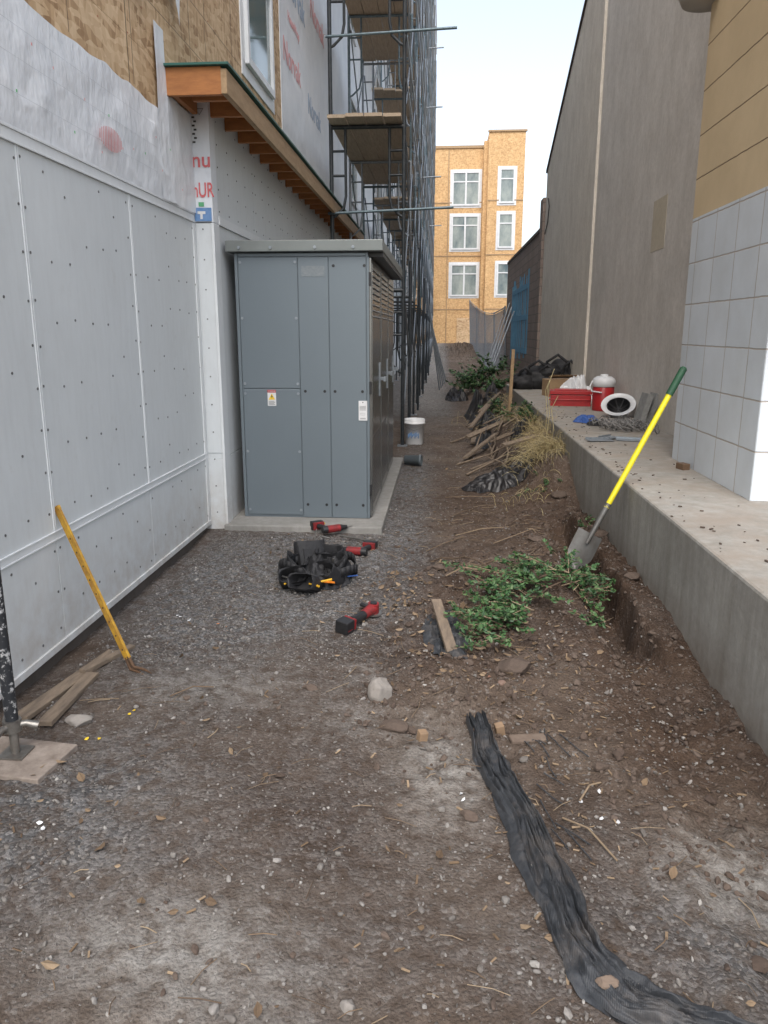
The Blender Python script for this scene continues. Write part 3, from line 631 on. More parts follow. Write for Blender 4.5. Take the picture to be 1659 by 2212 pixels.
CW=MB();CW.box((2.25,18.9,-.3),(2.5,28.2,3.85),0);CW.box((2.2,18.42,-.3),(2.55,18.898,4.5),0);CW.box((2.22,18.901,3.851),(2.53,28.2,3.93),1)
for k in range(16):
    yy=21.2+k*.29+random.gauss(0,.08);CW.box((2.242-.0004*k,yy,.7+random.random()*.4),(2.249,yy+random.uniform(.12,.34),2.7+random.random()*.5),2)
for zz in (1.0,1.9,2.7): CW.box((2.236-.001*zz,21.2,zz),(2.249,25.8,zz+.14),2)
CW.build('block_wall',[mCMU,mFound,mMural])
F_=MB();fp_=[(2.25,27.6),(2.1,31),(1.95,35),(1.75,39),(1.55,43)]
for i,(x,y) in enumerate(fp_):
    z=Hz(x,y);F_.cyl((x,y,z-.2),(x-.1,y,z+2.3),.03,n=8)
    if i<len(fp_)-1:
        x2,y2=fp_[i+1];zz2=Hz(x2,y2);F_.cyl((x-.1,y,z+2.25),(x2-.1,y2,zz2+2.25),.02,n=6)
        n=36
        for k in range(-20,n):
            for d in (1,-1):
                def pt(u,w): return (x+(x2-x)*u-.04-.06*w/2.2,y+(y2-y)*u,z+(zz2-z)*u+w)
                u0=k/n;u1=(k+20)/n
                w0,w1=(0,2.2) if d>0 else (2.2,0)
                ua,ub=max(u0,0),min(u1,1)
                if ub<=ua: continue
                wa=w0+(w1-w0)*(ua-u0)/(u1-u0);wb=w0+(w1-w0)*(ub-u0)/(u1-u0)
                F_.cyl(pt(ua,wa),pt(ub,wb),.004,n=3,cap=False)
for k in range(5):
    yb=24+k*.9;F_.cyl((1.55-.02*k,yb,Hz(1.5,yb)),(2.2,yb+.6,2.2+.15*(k%3)),.022,n=6)
F_.build('chain_link_fence',[mGalv])
# ------------------------------------------------------------ far building
FB=empty('apartment_building');b=MB()
b.box((-12,50,-.5),(2.55,62,12.3),0);b.box((2.551,49.2,-.5),(4.7,62,13.0),0);b.box((2.3,49.55,-.5),(2.549,49.999,12.6),0)
b.box((-12,49.93,12.301),(2.3,50.1,12.45),1);b.box((2.5,49.12,13.001),(4.78,49.3,13.1),1)
b.build('osb_walls',[mOSBf,mWood],FB)
b=MB()
for zz in (2.9,6.1,9.2): b.box((-12,49.97,zz),(2.29,49.999,zz+.06),0);b.box((2.56,49.17,zz),(4.69,49.199,zz+.06),0)
for xx in (-.9,.2,): b.box((xx,49.96,.3),(xx+.05,49.969,12.2),0)
b.build('floor_band',[mWood],FB)
mGlassF=M('far_glass',(.08,.12,.14),(.36,.40,.37),1.2,.15,stretch=(1,1,.5))
def win_y(x0,x1,z0,z1,y,mull):
    b=MB();t=.09
    b.box((x0-.12,y-.02,z0-.12),(x1+.12,y-.003,z1+.12),0)
    b.box((x0,y-.08,z0),(x0+t,y-.02,z1),0);b.box((x1-t,y-.08,z0),(x1,y-.02,z1),0);b.box((x0+t,y-.08,z0),(x1-t,y-.02,z0+t),0);b.box((x0+t,y-.08,z1-t),(x1-t,y-.02,z1),0)
    b.box((x0+t,y-.04,z0+t),(x1-t,y-.022,z1-t),1)
    b.box((x0+t,y-.07,z1-.62),(x1-t,y-.042,z1-.55),0)
    if mull: xm=(x0+x1)/2;b.box((xm-.05,y-.075,z0+t),(xm+.05,y-.043,z1-t),0)
    b.build('window',[mWhiteV,mGlassF],FB)
for z0,z1 in ((9.05,11.0),(6.5,8.5),(3.72,5.65)):
    win_y(.45,2.12,z0,z1,50,True);win_y(3.25,4.15,z0,z1,49.2,False);win_y(-3.4,-1.8,z0,z1,50,True)
b=MB();b.box((.9,49.95,.2),(2.0,49.965,2.4),0);b.build('doorway_panel',[mOSB],FB)
# ------------------------------------------------------------ shovel
SH=empty('shovel');b=MB();tip=Vector((.90,5.0,Hz(.80,4.97)-.05));top=Vector((1.575,5.2,1.36));d=(top-tip).normalized()
sh=tip+d*.48
b.cyl(sh,top-d*.17,.0185,n=16,m=0);b.cyl(top-d*.19,top,.024,n=16,m=1);b.cyl(top,top+d*.012,.024,.014,n=16,m=1)
b.tube([tip+d*.20,tip+d*.28,tip+d*.38,sh+d*.02],[.012,.016,.019,.022],12,2)
side=d.cross(Vector((-.75,-.75,.3))).normalized();nrm=side.cross(d).normalized()
vs=[];nl=14;nw=9
for i in range(nl):
    t=i/(nl-1)
    w=.10*min(1,(t/.4)**.55) if t<.4 else .10
    for j in range(nw):
        u=j/(nw-1)*2-1
        vs.append(tip+d*(.27*t)+side*(w*u)+nrm*(.035*(1-u*u)*(-1)+.02*t))
b.add(vs,[(i*nw+j,i*nw+j+1,(i+1)*nw+j+1,(i+1)*nw+j) for i in range(nl-1) for j in range(nw-1)],2,True)
b.cyl(sh-d*.01,sh+d*.015,.021,n=16,m=0)
o=b.build('shovel_parts',[mYel,mGreenG,mBlade],SH)
# ------------------------------------------------------------ pry bar
b=MB();p0=Vector((-1.46,3.32,Hz(-1.46,3.32)));p1=Vector((-1.865,3.52,.745));d=(p1-p0).normalized();w=Vector((.35,.9,0)).cross(d).normalized();n_=d.cross(w)
def bar(b,a,c,hw,ht,m):
    vs=[a+w*sx*hw+n_*sy*ht for sx,sy in((-1,-1),(1,-1),(1,1),(-1,1))]+[c+w*sx*hw+n_*sy*ht for sx,sy in((-1,-1),(1,-1),(1,1),(-1,1))]
    b.add(vs,[(0,3,2,1),(4,5,6,7),(0,1,5,4),(1,2,6,5),(2,3,7,6),(3,0,4,7)],m)
bar(b,p0+d*.07,p1,.017,.007,0)
bar(b,p1,p1+d*.02,.017,.009,0)
e=p0+Vector((0,0,.015))
for sg in (-1,1): b.tube([p0+d*.08+w*sg*.008,p0+d*.02+w*sg*.014,e+Vector((.05,-.02,0))+w*sg*.02,e+Vector((.09,-.05,-.005))+w*sg*.024],[.009,.009,.007,.003],6,1)
for k in range(9): 
    c=p0+d*(.12+k*.075); b.cyl(c-n_*.0085,c+n_*.0085,.005,n=8,m=1)
b.build('wrecking_bar',[mYelO,mRust],None,.001)
b=MB()
for (x,y,a,L_,w_,z) in [(-1.70,3.18,1.45,.75,.035,.0),(-1.62,3.0,1.62,.5,.03,.0),(-1.63,3.42,1.25,.35,.02,.0)]:
    mm=Matrix.Translation((x,y,Hz(x,y)+.012+z))@Euler((.02,.03,a)).to_matrix().to_4x4();b.box((-L_/2,-w_,-.01),(L_/2,w_,.012),0,mm)
b.build('scrap_lumber',[mWoodG],None,.002)
# ------------------------------------------------------------ crumpled sheets
def crumple(name,cx,cy,rx,ry,h,mat,seed=0,rot=0,z=None,n=70,edge=.4,fr=1.8):
    u=np.linspace(-1,1,n);U,V=np.meshgrid(u,u)
    ang=np.arctan2(V,U);r=np.maximum(np.abs(U),np.abs(V))
    ed=1+edge*fbm(np.cos(ang)*1.8+seed,np.sin(ang)*1.8+seed*2,4)
    X0=np.cos(ang)*r*ed*rx;Y0=np.sin(ang)*r*ed*ry
    a_=seed*1.3;Uc=U*math.cos(a_)+V*math.sin(a_);Vc=-U*math.sin(a_)+V*math.cos(a_)
    wx=.5*fbm(U*1.5+seed,V*1.5,2)
    rd=1-np.abs(fbm(Uc*fr*1.6+seed+wx,Vc*fr*.7+seed*1.7+wx,3))*2.4
    body=(1-r**2.4)
    Zz=body*h*(.35+.5*rd+.6*fbm(U*1.2+seed*3,V*1.2,2))
    X0+= .18*rx*fbm(U*fr*1.1+9+seed,V*fr*1.1,3)*(.3+body);Y0+=.18*ry*fbm(U*fr*1.1+39+seed,V*fr*1.1,3)*(.3+body)
    c,s_=math.cos(rot),math.sin(rot);X1=cx+X0*c-Y0*s_;Y1=cy+X0*s_+Y0*c
    if z is None: X1=np.minimum(X1,1.25)
    base=HG(X1,Y1) if z is None else z
    return gridmesh(name,np.stack([X1,Y1,base+.006+np.clip(Zz,0,None)],-1),[mat])
crumple('black_plastic_sheeting',.62,7.9,.36,.26,.17,mPoly,3,0,None,90)
crumple('black_plastic_sheeting',.40,7.8,.14,.2,.10,mPoly,33,0,None,60)
crumple('black_plastic_sheeting',.92,8.4,.22,.16,.12,mPoly,5)
crumple('black_plastic_sheeting',.98,9.8,.14,.4,.2,mPoly,8,-.3)
crumple('black_plastic_sheeting',.62,11.0,.12,.45,.22,mSilt,12,-.1)
crumple('black_plastic_sheeting',.85,14.6,.35,.9,.6,mPoly,14,.1)
crumple('black_plastic_sheeting',.72,12.8,.2,.8,.42,mSilt,17,.15)
crumple('black_plastic_sheeting',.35,18.5,.3,.6,.3,mPoly,15)
crumple('black_plastic_sheeting',.04,3.78,.12,.38,.06,mSilt,21,.12)
# silt fence strip along path
pts=[(.17,2.95),(.205,2.70),(.25,2.5),(.31,2.25),(.36,2.0),(.385,1.82),(.42,1.69),(.47,1.60),(.56,1.54),(.68,1.49),(.86,1.42)]
wid=[.02,.045,.06,.07,.07,.055,.075,.085,.07,.07,.06]
P_=np.array(pts);t=np.linspace(0,len(pts)-1,300)
def cr(a): 
    i=np.clip(np.floor(t).astype(int),0,len(a)-2);f=t-i;A=np.array(a,float)
    g=lambda k:A[np.clip(k,0,len(A)-1)]
    f=f[:,None] if A.ndim>1 else f
    return .5*((2*g(i))+(-g(i-1)+g(i+1))*f+(2*g(i-1)-5*g(i)+4*g(i+1)-g(i+2))*f**2+(-g(i-1)+3*g(i)-3*g(i+1)+g(i+2))*f**3)
Cc=cr(P_);Cc=Cc+.012*np.stack([fbm(t*1.3,t*0,3),fbm(t*1.3,t*0+9,3)],-1);Ww=cr(wid);Tt=np.gradient(cr(P_),axis=0);Tt/=np.linalg.norm(Tt,axis=1)[:,None];Nn=np.stack([-Tt[:,1],Tt[:,0]],-1)
def strip(name,off,ws,h,seed,mat):
    nw=44;u=np.linspace(-1,1,nw);U,Tg=np.meshgrid(u,np.arange(300)/300*8)
    W=Ww[:,None]*ws*(1+.4*fbm(Tg*1.2+seed,U*0+np.sign(U)*3,3))
    cen=Cc+Nn*off
    X1=cen[:,0:1]+Nn[:,0:1]*W*U;Y1=cen[:,1:2]+Nn[:,1:2]*W*U
    rd=1-np.abs(fbm(U*1.9+seed+1.1*fbm(Tg*.6,U,2),Tg*.45+U*.8,4))*2.6
    Zf=h*((1-U**2)**.6*.35+.75*rd*(1-U**4)+.4*fbm(U*1.2+4,Tg*1.4+seed,3))
    return gridmesh(name,np.stack([X1,Y1,HG(X1,Y1)+.004+np.clip(Zf,0,None)],-1),[mat])
SF=empty('silt_fence')
strip('fabric',0,1.1,.034,2,mSilt).parent=SF
strip('fabric_fold',-.03,.5,.05,6,mSilt).parent=SF
strip('fabric_edge',.03,.32,.042,9,mSilt).parent=SF
b=MB()
for k in range(14):
    x,y=.42+random.gauss(0,.05),2.45+random.gauss(0,.25);a=-1.2+random.gauss(0,.3);L_=random.uniform(.08,.2);pp=[(x+math.cos(a)*L_*s_+random.gauss(0,.004),y+math.sin(a)*L_*s_,Hz(x+math.cos(a)*L_*s_,y+math.sin(a)*L_*s_)+.012) for s_ in (0,.3,.6,1)]
    b.tube(pp,.0025,5)
b.build('frayed_strands',[mSilt],SF)
def stake(name,x,y,w_,L_,rot,mat,pose):
    b=MB();mm=Matrix.Translation((x,y,Hz(x,y)))@Euler(pose+(rot,)).to_matrix().to_4x4();b.box((-w_/2,-w_/2,-.02),(w_/2,w_/2,L_),0,mm);return b.build(name,[mat],None,.003)
mWoodS=M('sawn_stake',(.30,.20,.12),(.2,.135,.085),14,.8,bs=.3)
stake('wooden_stake',-.055,2.78,.036,.045,.4,mWoodS,(.1,.1));stake('wooden_stake',.265,2.88,.036,.035,.2,mWoodS,(.1,-.2));stake('wooden_stake',1.12,12.7,.05,1.0,.1,mWood,(.03,.02))
b=MB();mm=Matrix.Translation((.045,3.73,Hz(.045,3.73)+.06))@Euler((-.03,.12,math.atan2(-.71,.11))).to_matrix().to_4x4();b.box((-.36,-.028,-.012),(.36,.028,.012),0,mm);b.build('plank',[mWoodG],None,.003)
b=MB();mm=Matrix.Translation((.37,2.8,Hz(.37,2.8)+.018))@Euler((.1,.05,.25)).to_matrix().to_4x4();b.box((-.075,-.024,-.01),(.075,.024,.01),0,mm);b.build('wood_scrap',[M('grey_brown_wood',(.17,.13,.10),(.12,.085,.065),20,.9)],None,.006)
b=MB()
for (x,y,a,L_,z) in [(.55,10.2,1.2,1.3,.12),(.75,11.2,1.0,1.4,.25),(.62,12.2,1.35,1.6,.3),(.95,9.8,.9,.9,.35),(.5,11.4,1.5,1.0,.1),(.85,13.5,1.3,1.6,.4),(1.0,8.7,.7,.8,.3)]:
    mm=Matrix.Translation((x,y,max(z,Hz(x,y)+.05)))@Euler((.05+random.gauss(0,.3),-.12,a)).to_matrix().to_4x4();b.box((-L_/2,-.035,-.012),(L_/2,.035,.012),0,mm)
for k in range(22):
    x,y=random.uniform(.45,1.1),random.uniform(8.2,14);a=random.uniform(.6,1.9);z=Hz(x,y)+.06;L_=random.uniform(.4,1.1)
    b.tube([(x-math.cos(a)*L_/2,y-math.sin(a)*L_/2,z-.05),(x+.03,y,z+.02),(x+math.cos(a)*L_/2,y+math.sin(a)*L_/2,z+random.uniform(0,.2))],[.014,.012,.006],6)
b.build('broken_lumber',[mWoodG],None)
# ------------------------------------------------------------ tool bag
TB=empty('tool_belt');cx,cy=-.78,4.70
z=Hz(cx,cy)
def pouch(x,y,z,sx,sy,sz,rot,pitch=0):
    b=MB();n=16;prof=[(.62,0),(.9,.05),(1,.5),(1.04,.95),(1.0,1.0),(.9,.96),(.84,.3),(0.02,.25)]
    mm=Matrix.Translation((x,y,z))@Euler((pitch,random.gauss(0,.1),rot)).to_matrix().to_4x4();vs=[]
    for r,h in prof:
        for k in range(n):
            a=2*math.pi*k/n;ca,sa=math.cos(a),math.sin(a);q=(abs(ca)**4+abs(sa)**4)**-.25
            vs.append(mm@Vector((ca*q*r*sx*(1+random.gauss(0,.05)),sa*q*r*sy*(1+random.gauss(0,.07)),h*sz*(1+random.gauss(0,.03)))))
    L_=len(prof);b.add(vs,[(i*n+k,i*n+(k+1)%n,(i+1)*n+(k+1)%n,(i+1)*n+k) for i in range(L_-1) for k in range(n)],0,True)
    b.box((-sx*.6,-sy*1.08,sz*.2),(sx*.6,-sy*.9,sz*.75),0,mm)
    return b.build('pouch',[mNylon],TB,.003)
for (dx,dy,dz,sx,sy,sz,ro,pi_) in ((-.15,-.08,0,.085,.05,.17,.2,.9),(-.02,-.16,.02,.09,.05,.15,-.3,1.1),(.12,-.03,0,.08,.05,.18,-.5,.8),(-.07,.14,.02,.1,.06,.2,.5,-.3),(.08,.16,.02,.09,.06,.17,-.2,.3),(.18,.07,.02,.06,.05,.15,-.9,.5),(-.2,.06,.02,.07,.05,.13,1.2,.6)):
    pouch(cx+dx,cy+dy,z+dz,sx,sy,sz,ro,pi_)
o=crumple('padding',cx,cy+.03,.24,.22,.17,mNylon,31,n=60,edge=.3);o.parent=TB
b=MB()
for (r1,r2,ph,zh) in ((.25,.18,.2,.14),(.2,.16,1.4,.17),(.26,.13,2.5,.1)):
    pp=[];nn=26
    for k in range(nn):
        a=ph+k/nn*5.0;x=cx+math.cos(a)*r1;y=cy+math.sin(a)*r2;pp.append((x,y,z+max(.02,zh*(.6+.4*math.sin(a*2+ph)))))
    for k in range(nn-1):
        A,B_=Vector(pp[k]),Vector(pp[k+1]);up=Vector((0,0,.028))
        b.add([A-up,B_-up,B_+up,A+up],[(0,1,2,3)],0,True)
o=b.build('belt',[mNylon],TB);sm=o.modifiers.new('s','SOLIDIFY');sm.thickness=.006
b=MB()
for (x,y,dx,dy,dz,m,r) in [(-.80,4.48,.07,-.06,.01,0,.007),(-.77,4.50,.11,.0,.03,0,.007),(-.74,4.52,.1,-.05,.02,3,.006),(-.58,4.64,.07,-.05,.03,1,.005),(-.95,4.58,-.08,-.04,.05,2,.007),(-.9,4.54,-.05,-.09,.01,0,.005),(-.7,4.74,.02,-.03,.1,2,.005),(-.64,4.74,.05,.02,.1,2,.004)]:
    b.tube([(x,y,z+.05),(x+dx*.5,y+dy*.5,z+.05+dz*.4),(x+dx,y+dy,z+.045+dz)],[r*.8,r,r*1.1],8,m)
b.build('hand_tools',[M('yellow_handle',(.7,.4,.03)),mBlue,mSteel,mOrange],TB)
# ------------------------------------------------------------ power tools
def drill(name,x,y,rot,flip=1):
    E=empty(name);b=MB()
    b.cyl((-.06,0,.0),(.05,0,.0),.031,.03,14,0);b.cyl((-.10,0,0),(-.06,0,0),.026,.031,14,1)
    b.cyl((.05,0,0),(.075,0,0),.029,.024,14,1);b.cyl((.075,0,0),(.115,0,0),.022,.016,14,1);b.cyl((.115,0,0),(.17,0,0),.004,n=6,m=2)
    b.tube([(-.045,0,-.02),(-.055,0,-.07),(-.075,0,-.13)],[.021,.018,.021],12,1)
    b.tube([(-.03,0,-.02),(-.028,0,-.03)],[.018,.012],8,0)
    b.box((-.115,-.03,-.15),(-.02,.03,-.13),0);b.box((-.12,-.034,-.195),(-.02,.034,-.152),1)
    o=b.build('drill_body',[mRedD,mBlack,mSteel],E,.004);E.location=(x,y,Hz(x,y)+.036);E.rotation_euler=(R(90)*flip,0,rot);return E
drill('cordless_drill',-.62,5.36,2.9,-1)
drill('cordless_drill',-.84,5.88,.6,1).location.z=.06
def grinder(x,y,rot):
    E=empty('angle_grinder');b=MB()
    b.tube([(-.06,0,0),(.0,0,0),(.08,0,0),(.13,0,.004)],[.03,.024,.026,.033],14,1)
    b.tube([(.05,0,0),(.10,0,.004),(.14,0,.006)],[.0265,.0305,.034],14,0)
    b.cyl((.145,0,.035),(.145,0,-.02),.032,.034,14,0);b.cyl((.145,0,-.02),(.145,0,-.026),.052,n=20,m=2);b.cyl((.145,0,.035),(.145,0,.042),.02,n=12,m=1)
    b.tube([(.145,.03,.0),(.15,.09,.0)],[.012,.012],10,1)
    b.box((-.085,-.038,-.03),(-.068,.038,.032),0);b.box((-.16,-.04,-.035),(-.088,.04,.035),1);b.box((-.15,-.041,-.02),(-.10,.041,-.012),0)
    b.build('grinder_body',[mRedD,mBlack,mSteel],E,.004);E.location=(x,y,Hz(x,y)+.045);E.rotation_euler=(.1,-.05,rot)
grinder(-.44,3.99,math.atan2(.33,.19))
b=MB()
b.tube([(-.95,5.62,.03),(-.92,5.68,.05),(-.85,5.7,.03)],.006,6,0);b.tube([(-.78,5.78,.03),(-.5,5.62,.03),(-.48,5.6,.04),(-.45,5.7,.03)],.008,8,0)
b.tube([(-1.02,5.95,.07),(-.93,6.0,.07)],.008,6,1);b.tube([(-.95,5.55,.03),(-.95,5.62,.06),(-.95,5.7,.1)],.004,6,0);b.build('hand_tools',[mSteel,M('yellow_tool',(.65,.45,.04))])
# ------------------------------------------------------------ bucket & pipe
def bucket(x,y):
    E=empty('plastic_bucket');b=MB();b.lathe([(0,.0),(.125,.0),(.13,.01),(.148,.30),(.155,.30),(.155,.32),(.150,.32),(.152,.36),(.146,.37),(.14,.36),(.12,.02),(0,.02)],(x,y,Hz(x,y)),0,28)
    b.tube([(x-.153,y,Hz(x,y)+.33),(x-.12,y-.12,Hz(x,y)+.26),(x,y-.165,Hz(x,y)+.22),(x+.12,y-.12,Hz(x,y)+.26),(x+.153,y,Hz(x,y)+.33)],.003,6,1)
    for k in range(10):
        a=-2.2+k*.12;q=.139;b.box((x+math.cos(a)*q-.006,y+math.sin(a)*q-.006,Hz(x,y)+.1+.02*(k%3)),(x+math.cos(a)*q+.006,y+math.sin(a)*q+.006,Hz(x,y)+.16+.01*(k%4)),2)
    b.build('pail',[mWhiteP,mSteel,mBlueInk],E)
bucket(-.38,11.1)
b=MB();mm=Euler((R(90),0,R(80))).to_matrix();b.lathe([(0,0),(.055,0),(.06,.18),(.068,.18),(.068,.21),(.06,.21),(.05,.01)],(-.43,9.2,Hz(-.4,9.2)+.07),0,20,mm);b.build('drain_pipe_fitting',[mGreyP])
# ------------------------------------------------------------ ledge items
ZL=.60
E=empty('water_jug');b=MB();x,y=2.08,10.1
b.lathe([(0,0),(.125,0),(.132,.02),(.135,.30),(.13,.305)],(x,y,ZL),0,28);b.lathe([(.132,.305),(.144,.31),(.146,.38),(.13,.41),(.09,.435),(.0,.44)],(x,y,ZL),1,28);b.lathe([(.05,.43),(.05,.46),(0,.465)],(x,y,ZL),1,16)
b.tube([(x-.145,y,ZL+.38),(x-.18,y-.02,ZL+.31),(x-.16,y-.06,ZL+.25),(x-.05,y-.15,ZL+.24)],.009,8,1);b.box((x-.03,y-.16,ZL+.04),(x+.0,y-.12,ZL+.08),1)
b.build('jug_body',[mRed,mWhiteP],E)
E=empty('cooler');b=MB();mm=Matrix.Translation((1.78,10.8,ZL))@Euler((0,0,-.12)).to_matrix().to_4x4()
b.box((-.27,-.15,0),(.27,.15,.15),0,mm);b.box((-.28,-.16,.158),(.28,.16,.205),0,mm);b.box((-.22,-.11,.206),(.22,.11,.222),0,mm)
mi=mm.to_3x3()
b.tube([mm@Vector(q) for q in ((-.285,-.12,.15),(-.30,-.17,.09),(.30,-.17,.09),(.285,-.12,.15))],.008,6,0)
b.build('cooler_shell',[mRed,mBlack],E,.02)
b=MB();mm=Matrix.Translation((1.86,12.4,ZL))@Euler((0,0,.2)).to_matrix().to_4x4();b.box((-.22,-.18,0),(.22,.18,.26),0,mm);b.box((-.22,-.32,.25),(.22,-.18,.256),0,mm@Euler((-.3,0,0)).to_matrix().to_4x4());b.box((.221,-.18,.2),(.34,.18,.206),0,mm);b.build('cardboard_box',[mCard],None,.003)
crumple('plastic_bag',1.98,11.5,.26,.16,.40,mWhiteP,41,0,ZL)
E=empty('hard_hat');b=MB();mm=Euler((R(214),R(-14),0)).to_matrix();c=(2.10,9.3,ZL+.15)
b.lathe([(.20,-.006),(.19,0),(.14,.004),(.137,.05),(.12,.11),(.08,.15),(0,.165)],c,0,28,mm);b.lathe([(.133,.004),(.129,.05),(.112,.105),(.075,.143),(0,.157)],c,1,24,mm)
for a in range(4):
    q=[mm@Vector((math.cos(a*math.pi/4)*r,math.sin(a*math.pi/4)*r,.02+.06*(1-(r/.125)**2)))+Vector(c) for r in (-.125,-.06,0,.06,.125)];b.tube(q,.006,5,1)
b.build('shell',[mWhiteP,mBlack],E)
b=MB()
for k in range(34):
    cx_,cy_=1.9+random.gauss(0,.11),8.2+random.gauss(0,.18);r=random.uniform(.05,.14);ph=random.random()*6;pp=[]
    for i in range(16):
        a=ph+i/15*5.5;pp.append((cx_+math.cos(a)*r,cy_+math.sin(a)*r*1.3,ZL+.01+.08*random.random()+.02*math.sin(a*2)))
    b.tube(pp,.0055,5)
b.build('wire_coil',[M('grey_wire',(.3,.29,.28),(.14,.135,.13),30,.6,.3)])
crumple('blue_rag',1.63,8.75,.13,.14,.09,mBlue,44,0,ZL,40);crumple('black_rag',1.72,8.5,.14,.12,.06,mNylon,45,0,ZL,40)
b=MB()
for tx,an in ((2.12,14),(2.2,20)):
    mm=Matrix.Translation((tx,8.35+.1*(an>15),ZL))@Euler((.0,R(an),.1)).to_matrix().to_4x4();b.box((-.05,-.1,0),(-.042,.1,.36),0,mm);b.box((.0,-.1,0),(.008,.1,.36),0,mm);b.box((-.042,-.1,0),(.0,-.092,.36),0,mm)
b.build('steel_channel',[M('dull_steel',(.34,.34,.33),(.24,.24,.23),20,.6,.2)],None,.001)
b=MB()
for (x,y,a) in ((1.48,7.2,.2),(1.6,7.35,.9),(1.76,7.25,-.2)):
    mm=Matrix.Translation((x,y,ZL+.012+.006*a))@Euler((.03,.02,a)).to_matrix().to_4x4();b.box((-.12,-.05,-.003),(.12,.05,.003),0,mm);b.box((-.12,.05,-.003),(.12,.055,.018),0,mm)
b.build('metal_plates',[mGalv])
b=MB();mm=Matrix.Translation((1.80,5.75,ZL))@Euler((0,0,.3)).to_matrix().to_4x4();b.box((-.03,-.045,0),(.03,.045,.045),0,mm);b.build('wood_block',[M('dark_block',(.14,.085,.05))],None,.003)
b=MB()
for k in range(160):
    x,y=1.28+abs(random.gauss(0,.25)),random.uniform(2.5,11)
    if x>2.2 or (x>1.8 and y<6.4): continue
    mm=Matrix.Translation((x,y,ZL+.002))@Euler((0,0,random.random()*6)).to_matrix().to_4x4();s_=random.uniform(.002,.008);b.box((-s_*1.5,-s_*.7,0),(s_*1.5,s_*.7,s_*.8),0,mm)
b.build('ledge_crumbs',[mClod])
E=empty('tool_bag');x,y=1.78,13.9
b=MB();v_,f_=ico(4)
for (dx,dy,dz,sx,sy,sz) in ((0,0,.17,.42,.22,.22),(.38,.1,.24,.25,.2,.28),(-.35,-.1,.12,.22,.18,.15),(.1,-.1,.3,.2,.14,.15)):
    P=v_*np.array((sx,sy,sz))*(1+.28*fbm(v_[:,0]*2+dx,v_[:,1]*2+v_[:,2]*2,4))[:,None]+np.array((x+dx,y+dy,ZL+dz));b.add(P,f_.tolist(),0,True)
for (a0,a1,hh) in ((-.3,.1,.50),(0,.45,.60),(-.45,-.2,.38),(.3,.6,.5),(-.1,.2,.42)):
    b.tube([(x+a0,y-.12,ZL+.2),(x+a0+.05,y-.18,ZL+hh*.8),((a0+a1)/2+x,y-.22,ZL+hh),(x+a1-.02,y-.16,ZL+hh*.75),(x+a1,y-.12,ZL+.2)],.026,8)
b.build('bag_body',[mNylon],E)
# ------------------------------------------------------------ vegetation
def sprig(b,p,d,L,nl,ls,droop=.2,mt=1,ml=0):
    p=Vector(p);d=Vector(d).normalized();pts=[p];n=7;q=p.copy();dd=d.copy()
    for i in range(n):
        dd=(dd+Vector((random.gauss(0,.12),random.gauss(0,.12),-droop/n+random.gauss(0,.05)))).normalized();q=q+dd*L/n
        g0=Hz(q.x,q.y)+.012
        if q.z<g0 and q.x<1.26:q.z=g0
        pts.append(q.copy())
    b.tube(pts,[.003*(1-i/(n+1))+.001 for i in range(n+1)],5,mt)
    for k in range(nl):
        t=random.uniform(.15,1)*n;i=min(int(t),n-1);pp=pts[i].lerp(pts[i+1],t-i)
        s=ls*random.uniform(.6,1.2);o=Vector((random.gauss(0,1),random.gauss(0,1),random.gauss(.2,.6))).normalized()*s*.8
        leafquad(b,pp+o,s,ml,1.9,.5)
b=MB()
for k in range(165):
    if k<125:
        t=random.random();x=.28+.72*t+random.gauss(0,.05);y=4.36+.12*math.sin(t*3)+random.gauss(0,.20)-.28*(t<.35)
    else: x,y=random.gauss(.36,.10),random.gauss(3.95,.14)
    if x>1.12:x=1.1
    a=random.uniform(2.2,4.6) if x<.7 else random.uniform(-1.2,3.0)
    sprig(b,(x,y,max(Hz(x,y),-.02)+.03+random.random()*.08),(math.cos(a),math.sin(a),.3),random.uniform(.10,.24),22,.018)
for (p0,p1) in (((-.05,5.15),(.55,4.35)),((.05,4.6),(.9,4.5)),((.2,4.95),(.85,4.3)),((.4,4.1),(1.05,4.6))):
    pp=[(p0[0]+(p1[0]-p0[0])*t,p0[1]+(p1[1]-p0[1])*t+.03*math.sin(t*7),Hz(p0[0]+(p1[0]-p0[0])*t,p0[1]+(p1[1]-p0[1])*t)+.02+.05*math.sin(t*3)) for t in np.linspace(0,1,9)]
    b.tube(pp,.005,6,1)
b.build('cut_branches',[mLeaf,mTwig])
def bush(name,x,y,r,h,n,ls,mats=None):
    b=MB()
    for k in range(n):
        a=random.random()*6.28;e=random.uniform(.4,1.4);px_,py_=x+random.gauss(0,r*.4),y+random.gauss(0,r*.5);
        if px_>1.24 and py_<15.2: px_=1.2
        z=Hz(px_,py_)
        sprig(b,(px_,py_,z+random.random()*h*.35),(math.cos(a)*.7,math.sin(a)*.7,e),h*random.uniform(.4,.8),22,ls,.5)
    return b.build(name,mats or [mLeaf,mTwig])
bush('bush',.95,19.5,.7,.85,60,.055);bush('bush',1.1,16.2,.4,.5,26,.045);bush('weeds',1.12,11.3,.18,.35,16,.03);bush('weeds',1.17,10.3,.12,.3,9,.03);bush('weeds',1.14,6.0,.10,.10,6,.013);bush('weeds',.95,7.3,.25,.10,8,.014);bush('weeds',.9,13.2,.3,.4,14,.035)
bush('weeds',-1.55,2.2,.04,.05,3,.012)
b=MB()
